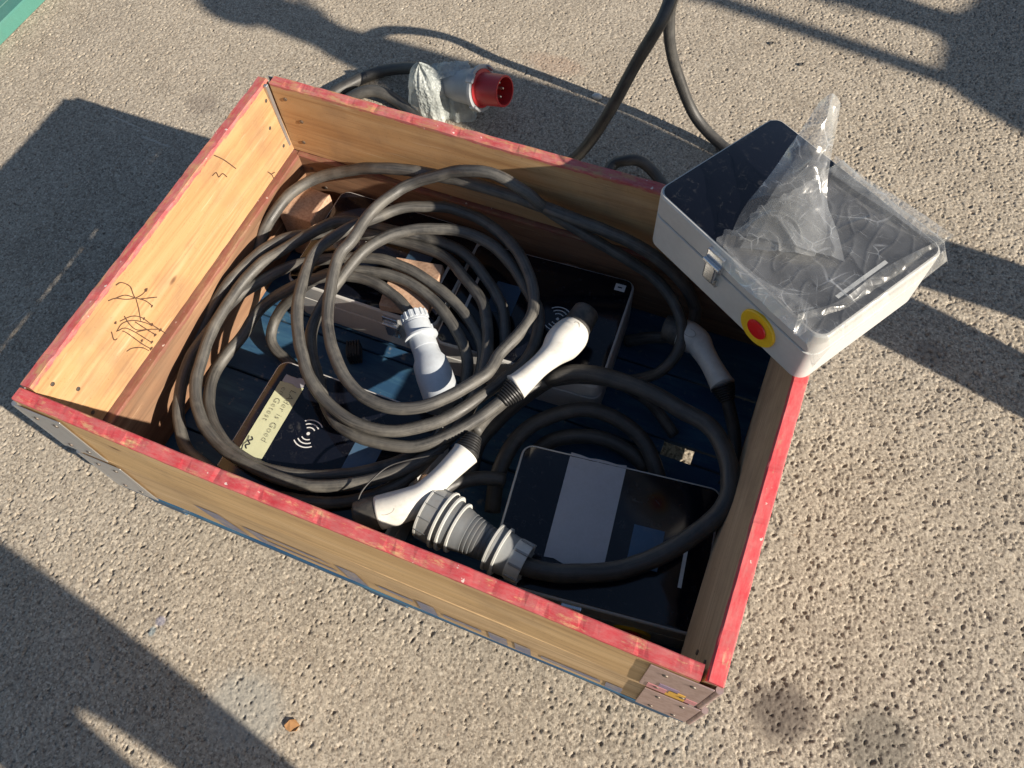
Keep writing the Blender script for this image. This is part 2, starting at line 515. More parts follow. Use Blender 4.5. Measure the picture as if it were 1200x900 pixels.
def board_bm(length, thick, height, seed, nx=160, nz=5, warp=0.003, rough=0.0012):
    """plank standing on edge along local x, centred in y, z from 0 to height, gently uneven"""
    bm = bmesh.new()
    ys = [-thick/2, thick/2]
    prof = []
    c = min(0.002, thick/5)
    prof = [(-thick/2+c, 0), (thick/2-c, 0), (thick/2, c)]
    for k in range(1, nz): prof.append((thick/2, height*k/nz))
    prof += [(thick/2, height-c), (thick/2-c, height), (-thick/2+c, height), (-thick/2, height-c)]
    for k in range(nz-1, 0, -1): prof.append((-thick/2, height*k/nz))
    prof.append((-thick/2, c))
    rings = []
    for i in range(nx+1):
        x = -length/2+length*i/nx
        ring = []
        w = warp*noise.noise((x*2.2+seed*3.1, seed, 0.3))
        for (y, z) in prof:
            q = Vector((x*9+seed, y*60, z*14))
            d = noise.noise(q)*rough*.35
            edge = max(0.0, 1-(height-z)/.006)
            chip = max(0.0, noise.noise((x*55+seed*5, 2.0, y*70))-.25)*.004*edge
            dz = noise.noise((x*30+seed, 4.0, z*3))*rough*1.2-chip
            ring.append(bm.verts.new((x, y+w+d, z+dz)))
        rings.append(ring)
    n = len(prof)
    for i in range(nx):
        for k in range(n):
            bm.faces.new((rings[i][k], rings[i][(k+1) % n], rings[i+1][(k+1) % n], rings[i+1][k]))
    bm.faces.new(rings[0])
    bm.faces.new(list(reversed(rings[-1])))
    return bm

def catmull(P, step):
    P = [np.array(p, float) for p in P]
    Q = [2*P[0]-P[1]]+P+[2*P[-1]-P[-2]]
    out = []
    for i in range(1, len(Q)-2):
        p0, p1, p2, p3 = Q[i-1:i+3]
        n = max(1, int(round(np.linalg.norm((p2-p1)[:3])/step)))
        for k in range(n):
            t = k/n
            out.append(.5*((2*p1)+(-p0+p2)*t+(2*p0-5*p1+4*p2-p3)*t*t+(-p0+3*p1-3*p2+p3)*t**3))
    out.append(P[-1])
    return np.array(out)

def frames(C):
    T = np.gradient(C, axis=0)
    T /= np.linalg.norm(T, axis=1)[:, None]+1e-12
    u = np.cross(T[0], (0, 0, 1.0))
    if np.linalg.norm(u) < 1e-3: u = np.cross(T[0], (0, 1.0, 0))
    U = []
    for t in T:
        u = u-t*np.dot(u, t)
        u /= np.linalg.norm(u)+1e-12
        U.append(u)
    U = np.array(U)
    return T, U, np.cross(T, U)

def tube(name, pts, r, mat, parent=None, seg=14, step=0.008, rads=None, wob=0.0, flat=1.0, loc=None, cap=True):
    """smooth tube through points (x,y,z); rads gives a radius per point, flat squashes one axis"""
    if rads is not None:
        P4 = [tuple(p)+(rr,) for p, rr in zip(pts, rads)]
        C4 = catmull(P4, step)
        C, R = C4[:, :3], C4[:, 3]
    else:
        C = catmull(pts, step)
        R = np.full(len(C), r)
    T, U, B = frames(C)
    a = np.linspace(0, 2*math.pi, seg, endpoint=False)
    n = len(C)
    if wob:
        R = R*(1+wob*np.array([noise.noise((i*0.21, r*900, 0.7)) for i in range(n)]))
    V = C[:, None]+R[:, None, None]*(np.cos(a)[None, :, None]*U[:, None]+np.sin(a)[None, :, None]*B[:, None]*flat)
    V = V.reshape(-1, 3)
    F = []
    for i in range(n-1):
        for k in range(seg):
            k2 = (k+1) % seg
            F.append((i*seg+k, i*seg+k2, (i+1)*seg+k2, (i+1)*seg+k))
    if cap:
        F.append(tuple(range(seg-1, -1, -1)))
        F.append(tuple((n-1)*seg+k for k in range(seg)))
    me = bpy.data.meshes.new(name)
    me.from_pydata(V.tolist(), [], F)
    L = np.concatenate([[0], np.cumsum(np.linalg.norm(np.diff(C, axis=0), axis=1))])
    uv = me.uv_layers.new(name='UVMap')
    arr = []
    for i in range(n-1):
        for k in range(seg):
            for (ii, kk) in ((i, k), (i, k+1), (i+1, k+1), (i+1, k)):
                arr += [kk/seg, L[ii]]
    if cap:
        arr += [0.0, 0.0]*(2*seg)
    uv.data.foreach_set('uv', arr)
    me.update()
    return link(name, me, mat, parent, loc, None, True)

def lathe(name, prof, mat, parent, p0, p1, seg=40, closed=True, smooth=True, sharp=True):
    """surface of revolution: prof = [(distance along axis from p0, radius)], axis from p0 towards p1"""
    p0, p1 = Vector(p0), Vector(p1)
    q = (p1-p0).to_track_quat('Z', 'Y').to_matrix()
    V, F = [], []
    for (d, r) in prof:
        for k in range(seg):
            a = 2*math.pi*k/seg
            V.append(p0+q @ Vector((math.cos(a)*r, math.sin(a)*r, d)))
    n = len(prof)
    for i in range(n-1):
        for k in range(seg):
            k2 = (k+1) % seg
            F.append((i*seg+k, i*seg+k2, (i+1)*seg+k2, (i+1)*seg+k))
    if closed:
        F.append(tuple(range(seg-1, -1, -1)))
        F.append(tuple((n-1)*seg+k for k in range(seg)))
    o = from_py(name, V, F, mat, parent, smooth=smooth)
    if sharp:
        sharpen(o.data, 35)
    return o

def sharpen(me, deg):
    bm = bmesh.new()
    bm.from_mesh(me)
    lim = math.radians(deg)
    for e in bm.edges:
        if len(e.link_faces) == 2 and e.calc_face_angle(0) > lim:
            e.smooth = False
    bm.to_mesh(me)
    bm.free()

def rounded(w, d, r, seg=6):
    pts = []
    for cx, cy, a0 in ((w/2-r, d/2-r, 0), (-w/2+r, d/2-r, 90), (-w/2+r, -d/2+r, 180), (w/2-r, -d/2+r, 270)):
        for k in range(seg+1):
            a = math.radians(a0+90*k/seg)
            pts.append((cx+r*math.cos(a), cy+r*math.sin(a)))
    return pts

def slab(name, outline_levels, mat, parent, smooth=True, deg=30):
    """stack of outlines [(pts, z)] -> closed solid"""
    V, F = [], []
    n = len(outline_levels[0][0])
    for pts, z in outline_levels:
        V += [(x, y, z) for x, y in pts]
    for i in range(len(outline_levels)-1):
        for k in range(n):
            k2 = (k+1) % n
            F.append((i*n+k, i*n+k2, (i+1)*n+k2, (i+1)*n+k))
    F.append(tuple(range(n-1, -1, -1)))
    F.append(tuple((len(outline_levels)-1)*n+k for k in range(n)))
    o = from_py(name, V, F, mat, parent, smooth=smooth)
    sharpen(o.data, deg)
    return o

def ribbon(name, pts, width, mat, parent, normal=(0, 0, 1), loc=None, rot=None):
    """thin flat stroke (pen or print) along 3-D points, facing normal"""
    P = [Vector(p) for p in pts]
    N = Vector(normal)
    V, F = [], []
    ws = width if hasattr(width, '__len__') else [width]*len(P)
    for i, p in enumerate(P):
        t = (P[min(i+1, len(P)-1)]-P[max(i-1, 0)]).normalized()
        s = t.cross(N).normalized()*ws[i]*0.5
        V += [p-s, p+s]
    for i in range(len(P)-1):
        F.append((2*i, 2*i+1, 2*i+3, 2*i+2))
    return from_py(name, V, F, mat, parent, loc, rot)

def text_mesh(name, body, size, mat, parent, loc, rot, shear=0.0, space=1.0):
    cu = bpy.data.curves.new(name, 'FONT')
    cu.body = body
    cu.size = size
    cu.shear = shear
    cu.space_character = space
    cu.resolution_u = 2
    cu.offset = -0.022*size
    o = bpy.data.objects.new(name, cu)
    COL.objects.link(o)
    dg = bpy.context.evaluated_depsgraph_get()
    me = bpy.data.meshes.new_from_object(o.evaluated_get(dg))
    bpy.data.objects.remove(o)
    bpy.data.curves.remove(cu)
    return link(name, me, mat, parent, loc, rot)

# ------------------------------------------------------------------ ground
def blur_noise(ny, nx, px, seed):
    r = np.random.default_rng(seed)
    w = r.standard_normal((ny, nx)).astype(np.float32)
    fy = np.fft.fftfreq(ny)[:, None]
    fx = np.fft.rfftfreq(nx)[None]
    k = np.exp(-2*(math.pi*px)**2*(fx*fx+fy*fy))
    g = np.fft.irfft2(np.fft.rfft2(w)*k, s=(ny, nx))
    return g/g.std()

def sstep(x, a, b):
    t = np.clip((x-a)/(b-a), 0, 1)
    return t*t*(3-2*t)

def build_ground():
    st = 0.0025
    xs = np.arange(-1.56, 1.64, st)          # grid axes turned with the slab's trowel direction
    ys = np.arange(-0.73, 1.58, st)
    nx, ny = len(xs), len(ys)
    ca, sa = math.cos(0.39), math.sin(0.39)
    coarse = blur_noise(ny, nx, 60, 1)*0.0012
    lump = blur_noise(ny, nx, 2.2, 2)*0.00016
    grit = blur_noise(ny, nx, 0.65, 3)*0.00030
    p1 = blur_noise(ny, nx, 0.62, 4)
    p2 = blur_noise(ny, nx, 0.95, 5)
    X0, Y0 = np.meshgrid(xs, ys)
    X = X0*ca-Y0*sa
    dens = blur_noise(ny, nx, 50, 6)*0.25 + 0.95*sstep(X, 0.1, 0.9) - 0.35*sstep(-X, -0.1, 1.0)
    pit = sstep(p1, 1.25-0.5*dens, 2.0-0.5*dens)*0.0026 + sstep(p2, 1.95-0.5*dens, 2.5-0.5*dens)*0.0046
    H = coarse+lump+grit-pit
    ext = np.array([0.1, 0.35, 1, 3, 9, 30, 100])
    gx = np.concatenate([xs[0]-ext[::-1], xs, xs[-1]+ext])
    gy = np.concatenate([ys[0]-ext[::-1], ys, ys[-1]+ext])
    Z = np.zeros((len(gy), len(gx)))
    e = len(ext)
    fade = np.minimum(np.minimum(np.arange(nx), np.arange(nx)[::-1])[None]/20., np.minimum(np.arange(ny), np.arange(ny)[::-1])[:, None]/20.)
    Z[e:e+ny, e:e+nx] = H*np.clip(fade, 0, 1)
    Z += GZ
    GX, GY = np.meshgrid(gx, gy)
    GX, GY = GX*ca-GY*sa, GX*sa+GY*ca
    V = np.stack([GX, GY, Z], -1).reshape(-1, 3).astype(np.float32)
    w, h = len(gx), len(gy)
    i = (np.arange(h-1)[:, None]*w+np.arange(w-1)[None]).ravel()
    F = np.stack([i, i+1, i+1+w, i+w], 1).astype(np.int32)
    me = bpy.data.meshes.new('ground')
    me.vertices.add(len(V))
    me.vertices.foreach_set('co', V.ravel())
    me.loops.add(F.size)
    me.loops.foreach_set('vertex_index', F.ravel())
    me.polygons.add(len(F))
    me.polygons.foreach_set('loop_start', np.arange(0, F.size, 4, dtype=np.int32))
    me.polygons.foreach_set('loop_total', np.full(len(F), 4, np.int32))
    me.update(calc_edges=True)
    me.polygons.foreach_set('use_smooth', np.ones(len(F), bool))
    o = link('ground', me, 'concrete')
    tag(o, kind='structure')
    return o
build_ground()

# green painted steel deck at the edge of the yard
g = thing('steel_platform', 'green painted steel platform with a pale scribed line on bare ground', 'platform', (-2.68, 0.9, GZ))
from_bm('deck', box_bm(-.9, .80, -1.4, 1.6, 0.0, 0.05, 0.004), 'green', g)
ribbon('scribed_line', [(.745, -1.38, .0512), (.752, 0, .0512), (.742, 1.58, .0512)], 0.004, 'pale_line', g)

# ------------------------------------------------------------------ pallet and collars
BT = 0.024      # board thickness
BH = 0.19       # board height
def pallet():
    t = thing('pallet', 'low blue painted wooden pallet under the red-edged box', 'pallet', (0, 0, GZ))
    for k, (x0, x1, y0, y1) in enumerate(((-.594, .606, -.403, -.245), (-.594, .606, -.240, -.082), (-.594, .606, -.077, .066),
                                          (-.594, .414, .070, .098), (.478, .606, .070, .098), (-.594, .606, .102, .248), (-.594, .606, .253, .400))):
        bm = board_bm(x1-x0, y1-y0, 0.018, k+0.5, 30, 1, 0.001, 0.0006)
        from_bm('deck_board', bm, 'blue', t, ((x0+x1)/2, (y0+y1)/2-.002, 0.079-GZ-0.018))
    for x in (-.53, 0.0, .545):
        cw_ = (.03, .058) if x > .5 else (-.05, .05)
        from_bm('crosspiece', box_bm(cw_[0], cw_[1], -.395, .395, 0, .016, .002), 'blue', t, (x, 0, 0.0445-GZ))
        for y in (-.345, 0.0, .345):
            from_bm('block', box_bm(-.045, .045, -.05, .05, 0, .0735, .003), 'blue', t, (x, y, 0))
    return t
pallet()

def collar(name, label, z, dx, dy, mats, lower):
    t = thing(name, label, 'pallet collar', (dx, dy, z))
    spec = [  # (mat, length, centre x, centre y, rotation)
        (mats[0], 1.172, -.014, -.391, 0.0),      # front
        (mats[1], 1.172, .014, (.392 if lower else .402), 0.0),        # back
        (mats[2], .774, (-.580 if lower else -.588), .013, math.pi/2),  # left
        (mats[3], .774, (.566 if lower else .588), -.013, math.pi/2)]  # right
    boards = []
    for k, (m, ln, x, y, rz) in enumerate(spec):
        bm = board_bm(ln, BT, BH-.001, k*1.7+(9 if lower else 0))
        b = from_bm('board', bm, m, t, (x, y, 0.0005), (0, 0, rz))
        boards.append(b)
        s_in = 1 if k in (0, 3) else -1
        if k == 2: s_in = -1
        if k == 3: s_in = 1
        for ex in (-1, 1):
            for (o, zz) in ((.035, .035), (.05, .10), (.028, .155)):
                yy = s_in*(BT/2+.0006)
                lathe('nail', [(-.001, .0042), (.0008, .0042), (.0012, .002)], 'nail', b,
                      (ex*(ln/2-o), yy, zz), (ex*(ln/2-o), yy+s_in, zz), seg=10)
    # folded steel hinges around the outer corners
    for (cx, cy) in ((-1, -1), (1, -1), (-1, 1), (1, 1)):
        pm = 'pink_steel' if (cx, cy) == (1, -1) else 'steel'
        h = from_bm('hinge_plate', box_bm(-.045, .045, -.0012, .0012, .012, .178, .0005), pm, t, (cx*.549, -.4068 if cy < 0 else (.4085 if lower else .4185), 0))
        from_bm('hinge_plate', box_bm(-.0012, .0012, -.045, .045, .012, .178, .0005), pm, t, (cx*.6022, cy*.349, 0))
        lathe('hinge_knuckle', [(0, .0055), (.05, .0055), (.051, .0045), (.054, .0045), (.055, .0055), (.11, .0055), (.111, .0045), (.114, .0045), (.115, .0055), (.165, .0055)],
              pm, t, (cx*.6005, cy*.4035, .012), (cx*.6005, cy*.4035, 1), seg=12)
        for q in (-.02, .02):
            for zz in (.04, .15):
                lathe('rivet', [(0, .005), (.0015, .0045), (.0022, .002)], 'nail', h, (q, cy*.0012, zz), (q, cy*1.0, zz), seg=10)
    return t, boards

low, lb = collar('pallet_collar', 'weathered lower wooden collar with purple print resting on the blue pallet', 0.0795, 0.012, 0.0,
                 ('front_low', 'pine_old', 'pine_old', 'pine_old'), True)
up, ub = collar('pallet_collar', 'upper wooden collar with bright red painted top edges', 0.27, 0.0, 0.0,
                ('pine_front', 'pine', 'pine', 'pine_right'), False)
# the side boards have worked loose and splay outwards at the top
ub[2].location.x, ub[2].rotation_euler = -.585, (-.05, 0, math.pi/2)
ub[3].location.x, ub[3].rotation_euler = .563, (.15, 0, math.pi/2)

from_bm('hinge_strip', box_bm(-.581, -.573, .380, .3885, .0, .188, .001), 'steel', up)
# purple print strokes on the lower front board (board-local x, z)
def front_mark(x0, x1, z0, z1, slant=0.0):
    def y(x): return -BT/2-.0012+.003*noise.noise((x*2.2+9*3.1, 9, 0.3))
    V = [(x0+slant, y(x0+slant), z1), (x1+slant, y(x1+slant), z1), (x1, y(x1), z0), (x0, y(x0), z0)]
    from_py('printed_mark', V, [(0, 1, 2, 3)], 'print', lb[0])
for a_ in ((-.33, -.275, .012, .105, -.035), (-.235, -.075, .075, .088, -.02), (-.235, -.075, .030, .044), (-.245, -.215, .012, .088, -.02),
           (-.05, -.01, .012, .095, -.012), (.02, .09, .055, .072), (.10, .135, .012, .085), (.15, .225, .038, .058),
           (.24, .275, .012, .075), (.29, .32, .012, .075), (.34, .45, .030, .055), (.46, .49, .012, .065)):
    front_mark(*a_)
# torn paint labels on the steel hinge by the corner
for (x0, x1, z0, z1, m_) in ((.515, .545, .015, .05, 'pink_label'), (.548, .572, .03, .06, 'orange_label'), (.545, .575, .012, .03, 'orange_label'),
                             (.575, .592, .014, .045, 'pink_label'), (.53, .56, .055, .08, 'violet_label')):
    from_bm('torn_label', box_bm(x0, x1, -.4088, -.4081, z0, z1), m_, up)

# ink squiggles on the inner face of the left board (board-local: x along, z up; inner face at y=-BT/2)
def squiggle(pts, w=0.0022):
    P = catmull([(p[0], -BT/2-.0014, p[1]) for p in pts], 0.004)
    P[:, 1] += [0.003*noise.noise((p[0]*2.2+3.4*3.1, 3.4, 0.3)) for p in P]
    ws = [w*(0.7+0.6*abs(noise.noise((i*.3, p[0]*40, p[2]*60)))) for i, p in enumerate(P)]
    ribbon('ink_mark', P, ws, 'ink', ub[2], (0, -1, 0))
def blot(x, z, r):
    V = [(x+math.cos(a)*r*(1+.3*math.sin(3*a+x*90)), -BT/2-.0015, z+math.sin(a)*r*.8*(1+.25*math.cos(2*a+z*80))) for a in [k*math.pi/5 for k in range(10)]]
    from_py('ink_blot', V, [tuple(range(10))], 'ink', ub[2])
INK = []

INK = [
 [(-0.1560, 0.1770),(-0.1450, 0.1710),(-0.1370, 0.1490),(-0.1420, 0.1310),(-0.1440, 0.1210)],
 [(-0.1860, 0.1690),(-0.1730, 0.1590),(-0.1590, 0.1370),(-0.1440, 0.1210),(-0.1280, 0.1120),(-0.1170, 0.1110)],
 [(-0.1760, 0.1610),(-0.1560, 0.1460),(-0.1440, 0.1220),(-0.1320, 0.0960),(-0.1280, 0.0740)],
 [(-0.1430, 0.1200),(-0.1520, 0.0990),(-0.1650, 0.0750)],
 [(-0.1390, 0.1110),(-0.1090, 0.0770)],
 [(-0.1960, 0.1170),(-0.1730, 0.1010),(-0.1600, 0.0790),(-0.1540, 0.0470),(-0.1470, 0.0150),(-0.1430, -0.0030)],
 [(-0.2140, 0.1080),(-0.1960, 0.1090),(-0.1780, 0.0940),(-0.1640, 0.0690),(-0.1540, 0.0430)],
 [(-0.1830, 0.1160),(-0.1860, 0.0940),(-0.1830, 0.0690),(-0.1670, 0.0470)],
 [(-0.1750, 0.0850),(-0.1680, 0.0500),(-0.1610, 0.0180)],
 [(-0.2120, 0.1070),(-0.1980, 0.0970),(-0.1890, 0.0710),(-0.1780, 0.0170)],
 [(-0.2050, 0.0970),(-0.2010, 0.0840),(-0.1940, 0.0360),(-0.1870, 0.0050)],
 [(-0.2260, 0.0570),(-0.2140, 0.0500),(-0.1990, 0.0290),(-0.1930, 0.0080)],
 [(-0.2210, 0.1180),(-0.2280, 0.1010),(-0.2220, 0.0960)],
 [(-0.1860, 0.0660),(-0.1650, 0.0440),(-0.1480, 0.0200)],
 [(0.1730, 0.1800),(0.1890, 0.1510),(0.2050, 0.1110)],
 [(0.1450, 0.1510),(0.1570, 0.1480),(0.1570, 0.1350),(0.1690, 0.1330),(0.1750, 0.1170)],
 [(0.2770, 0.0300),(0.2840, 0.0140),(0.2840, 0.0010)], [(0.2830, 0.0160),(0.2950, 0.0110)]]
for st_ in INK:
    squiggle(st_)
for (p_, r_) in (((-0.1170, 0.1110), .0042), ((-0.1290, 0.0730), .003), ((-0.1570, 0.0710), .003), ((-0.1530, 0.0440), .0035), ((-0.1470, 0.0160), .004), ((-0.1620, 0.0200), .0036),
                 ((-0.1770, 0.0160), .0036), ((-0.1870, 0.0070), .0042), ((-0.1900, 0.0410), .003), ((-0.2040, 0.1230), .003)):
    blot(p_[0], p_[1], r_)

# ------------------------------------------------------------------ charger cases
CW, CD = 0.355, 0.268
def make_case(label, loc, rz, icon=True, group='flat charger cases', latch_x=-.03, button=True, sticker=True, size=None):
    CW, CD = size or (.355, .268)
    t = thing('charger_case', label, 'charger case', loc, rz, group)
    o = rounded(CW, CD, .022)
    i1 = rounded(CW-.004, CD-.004, .020)
    i2 = rounded(CW-.008, CD-.008, .019)
    i3 = rounded(CW-.0095, CD-.0095, .018)
    slab('base', [(i2, 0), (o, .004), (o, .0750), (i1, .0762)], 'case', t)
    slab('seal', [(i2, .0762), (i2, .0800)], 'seam', t)
    lid = slab('lid', [(i1, .0800), (o, .0812), (o, .124), (i1, .1272), (i2, .128)], 'case', t)
    slab('top_panel', [(i3, .1282), (i3, .1294), (rounded(CW-.0115, CD-.0115, .017), .1298)], 'panel', t)
    # toggle latch on the long side
    la = from_bm('latch', box_bm(-.018, .018, -CD/2-.007, -CD/2+.002, .082, .120, .002, 2), 'chrome', t, (latch_x, 0, 0))
    from_bm('latch_lever', box_bm(-.012, .012, -CD/2-.013, -CD/2-.006, .058, .100, .003, 2), 'chrome', la)
    from_bm('latch_keeper', box_bm(-.015, .015, -CD/2-.005, -CD/2+.002, .044, .062, .002, 2), 'chrome', la)
    lathe('latch_pin', [(0, .004), (.034, .004)], 'chrome', la, (-.017, -CD/2-.010, .098), (1, -CD/2-.010, .098), seg=12)
    # emergency stop: yellow collar and red mushroom button
    c0, c1 = (.082, -CD/2, .040), (.082, -CD/2-1, .040)
    if button:
      yb = lathe('button_collar', [(-.002, .0355), (.003, .0355), (.005, .034), (.0035, .024), (.003, .012)], 'yellow', t, c0, c1, seg=36)
      lathe('stop_button', [(0, .008), (.002, .008), (.003, .0165), (.0045, .0190), (.0065, .0182), (.008, .012), (.0085, .003)], 'red', yb, c0, c1, seg=32)
    # printed marks on the panel
    z = .1301
    ribbon('status_bar', [(.142, -.062, z), (.142, .045, z)], .0065, 'white_ink', t)
    if sticker:
        from_bm('sticker', box_bm(.045, .10, -.045, .03, z, z+.0003), 'sticker', t)
    if icon:
        ic = bmesh.new()
        V, F = [], []
        def arc(r, a0, a1, w, cx, cy):
            n = 10
            b0 = len(V)
            for k in range(n+1):
                a = math.radians(a0+(a1-a0)*k/n)
                V.extend([(cx+(r-w)*math.cos(a), cy+(r-w)*math.sin(a), z), (cx+(r+w)*math.cos(a), cy+(r+w)*math.sin(a), z)])
            for k in range(n):
                F.append((b0+2*k, b0+2*k+1, b0+2*k+3, b0+2*k+2))
        for r in (.013, .021, .029):
            arc(r, 48, 132, .0011, -.049, .006)
            arc(r, 228, 312, .0011, -.049, .006)
        b0 = len(V)
        V += [(-.049+.0034*math.cos(k*math.pi/8), .006+.0034*math.sin(k*math.pi/8), z) for k in range(16)]
        F.append(tuple(range(b0, b0+16)))
        ic.free()
        from_py('wireless_icon', V, F, 'white_ink', t)
    return t

GRP = 'flat charger cases'
c_front = make_case('black-topped charger case with silver tape strip lying flat in the box', (.3745, -.178, .0805), .12, size=(.376, .272))
c_back = make_case('black-topped charger case with small white corner sticker against the back wall', (.083, .218, .0805), math.pi+.05)
c_label = make_case('black-topped charger case with handwritten yellow tape label', (-.174, -.207, .0805), 0.0, size=(.367, .270))
c_block = make_case('dusty charger case under the pressed wood block with its latch side showing', (-.274, .236, .0805), 0.0, latch_x=.075, button=False)
c_top = make_case('light grey charger case with red stop button balanced on the box corner', (.503, .297, .4605), -.549, icon=False, sticker=False, size=(.365, .271))

# silver tape on the front case, curling over the back edge
def tape(name, x0, x1, y0, y1, mat, parent, zt=.1303, ny=18, nx=6, seed=0, curl=0.0, jag=0.0):
    V, F = [], []
    for j in range(ny+1):
        for i in range(nx+1):
            x = x0+(x1-x0)*i/nx
            y = y0+(y1-y0)*j/ny
            if j in (0, ny): y += jag*noise.noise((i*1.3+seed, j, .2))
            z = zt+.0007*(noise.noise((x*60+seed, y*60, .1))+.6)
            if y > CD/2-.006: z -= (y-CD/2+.006)*0.6*curl
            V.append((x, y, z))
    for j in range(ny):
        for i in range(nx):
            a = j*(nx+1)+i
            F.append((a, a+1, a+nx+2, a+nx+1))
    return from_py(name, V, F, mat, parent, smooth=True)
tape('silver_tape', -.097, .009, -.07, .138, 'silver_tape', c_front, seed=2, curl=1.0, jag=.008, zt=.1312)
# white corner sticker with a small dark mark on the back case
from_bm('corner_sticker', box_bm(-.160, -.138, -.116, -.099, .1300, .1306), 'white_ink', c_back)
from_bm('corner_mark', box_bm(-.153, -.144, -.109, -.106, .1306, .1309), 'pen', c_back)
# yellow masking tape with handwriting
yt = tape('tape_label', -.158, -.106, -.100, .092, 'paper', c_label, seed=5, jag=.014, zt=.1304)
tape('tape_label_fold', -.155, -.108, .088, .106, 'silver_tape', c_label, seed=9, jag=.010, zt=.1303)
text_mesh('handwriting', 'LAder is Goed', .0190, 'pen', yt, (-.127, .078, .1322), (0, 0, -math.pi/2), shear=.12, space=1.05)
text_mesh('handwriting', 'en Getest', .0180, 'pen', yt, (-.147, .078, .1322), (0, 0, -math.pi/2), shear=.1, space=1.1)
ribbon('scribble', catmull([(-.1475, -.040, .1322), (-.143, -.045, .1322), (-.149, -.05, .1322), (-.143, -.055, .1322), (-.149, -.06, .1322), (-.144, -.066, .1322)], .002), .0022, 'pen', yt)
ribbon('scribble', catmull([(-.1535, -.040, .1322), (-.1515, -.052, .1322), (-.1545, -.060, .1322), (-.152, -.070, .1322)], .002), .0015, 'pen', yt)

# ------------------------------------------------------------------ loose wooden blocks
def wood_block(label, dims, loc, rot):
    bm = box_bm(-dims[0]/2, dims[0]/2, -dims[1]/2, dims[1]/2, 0, dims[2], .002)
    bmesh.ops.subdivide_edges(bm, edges=[e for e in bm.edges if e.calc_length() > .03], cuts=4, use_grid_fill=True)
    for v in bm.verts:
        d = noise.noise(v.co*60+Vector((loc[0]*50, 0, 0)))*.0008
        v.co += Vector((d, d*.7, -d))
    o = from_bm('wood_block', bm, 'chip', None, loc, rot)
    tag(o, label, 'wood block')
    return o
wood_block('pressed wood block standing upright in the corner behind the cable coil', (.088, .085, .152), (-.502, .288, .0805), (0, 0, -.04))
wood_block('pressed wood block lying on top of the dusty charger case', (.105, .125, .022), (-.178, .172, .2112), (0, 0, .16))
wood_block('small pressed wood offcut on the pallet between two charger cases', (.05, .09, .10), (.035, -.225, .0805), (0, 0, .5))

bk = thing('plug_cap', 'small black ribbed plastic cap lying on the blue pallet boards', 'plug cap', ((-0.278, 0.042, 0.080)), .5)
lathe('cap_shell', [(0, .016), (.002, .019), (.024, .0185), (.030, .014), (.031, .004)], 'black', bk, (-.015, 0, .0195), (1, 0, .0195), seg=24)
for k in range(5):
    from_bm('cap_rib', box_bm(-.012+.006*k, -.0095+.006*k, -.0205, .0205, .001, .0395, .003), 'black', bk)

# ------------------------------------------------------------------ cables with their connectors
def type2(t, pts, rads, nose_pts, nose_rads, relief):
    h = tube('plug_handle', pts, .02, 'white', t, seg=28, step=.004, rads=rads, flat=1.08)
    nb = tube('plug_nose', nose_pts, .02, 'dusty_black', t, seg=28, step=.004, rads=nose_rads, flat=1.05)
    a, b = Vector(relief[0]), Vector(relief[1])
    L = (b-a).length
    prof = []
    n = 7
    for k in range(n):
        r0 = .0245-.010*k/n
        d0 = L*k/n
        prof += [(d0, r0-.0018), (d0+L/n*.15, r0), (d0+L/n*.6, r0), (d0+L/n*.75, r0-.0018)]
    prof.append((L, .0128))
    lathe('strain_relief', prof, 'black', t, a, b, seg=28)
    # oval thumb button and moulding seam on the head
    i = len(pts)-2
    hp, ax = Vector(pts[i]), (Vector(pts[i+1])-Vector(pts[i-1])).normalized()
    upv = (Vector((.12, -.35, 1))-ax*ax.dot(Vector((.12, -.35, 1)))).normalized()
    sd = ax.cross(upv)
    rr = rads[i]*1.03
    V = []
    for k in range(28):
        an = 2*math.pi*k/28
        for f in (1.0, .86):
            x, y = math.cos(an)*.015*f, math.sin(an)*.0085*f
            V.append(hp+ax*(x-.004)+sd*y+upv*(math.sqrt(max(rr*rr-y*y, 0))+.0012))
    F = [(2*k, 2*k+1, (2*k+3) % 56, (2*k+2) % 56) for k in range(28)]
    from_py('button_outline', V, F, 'seam_grey', h)
    return h

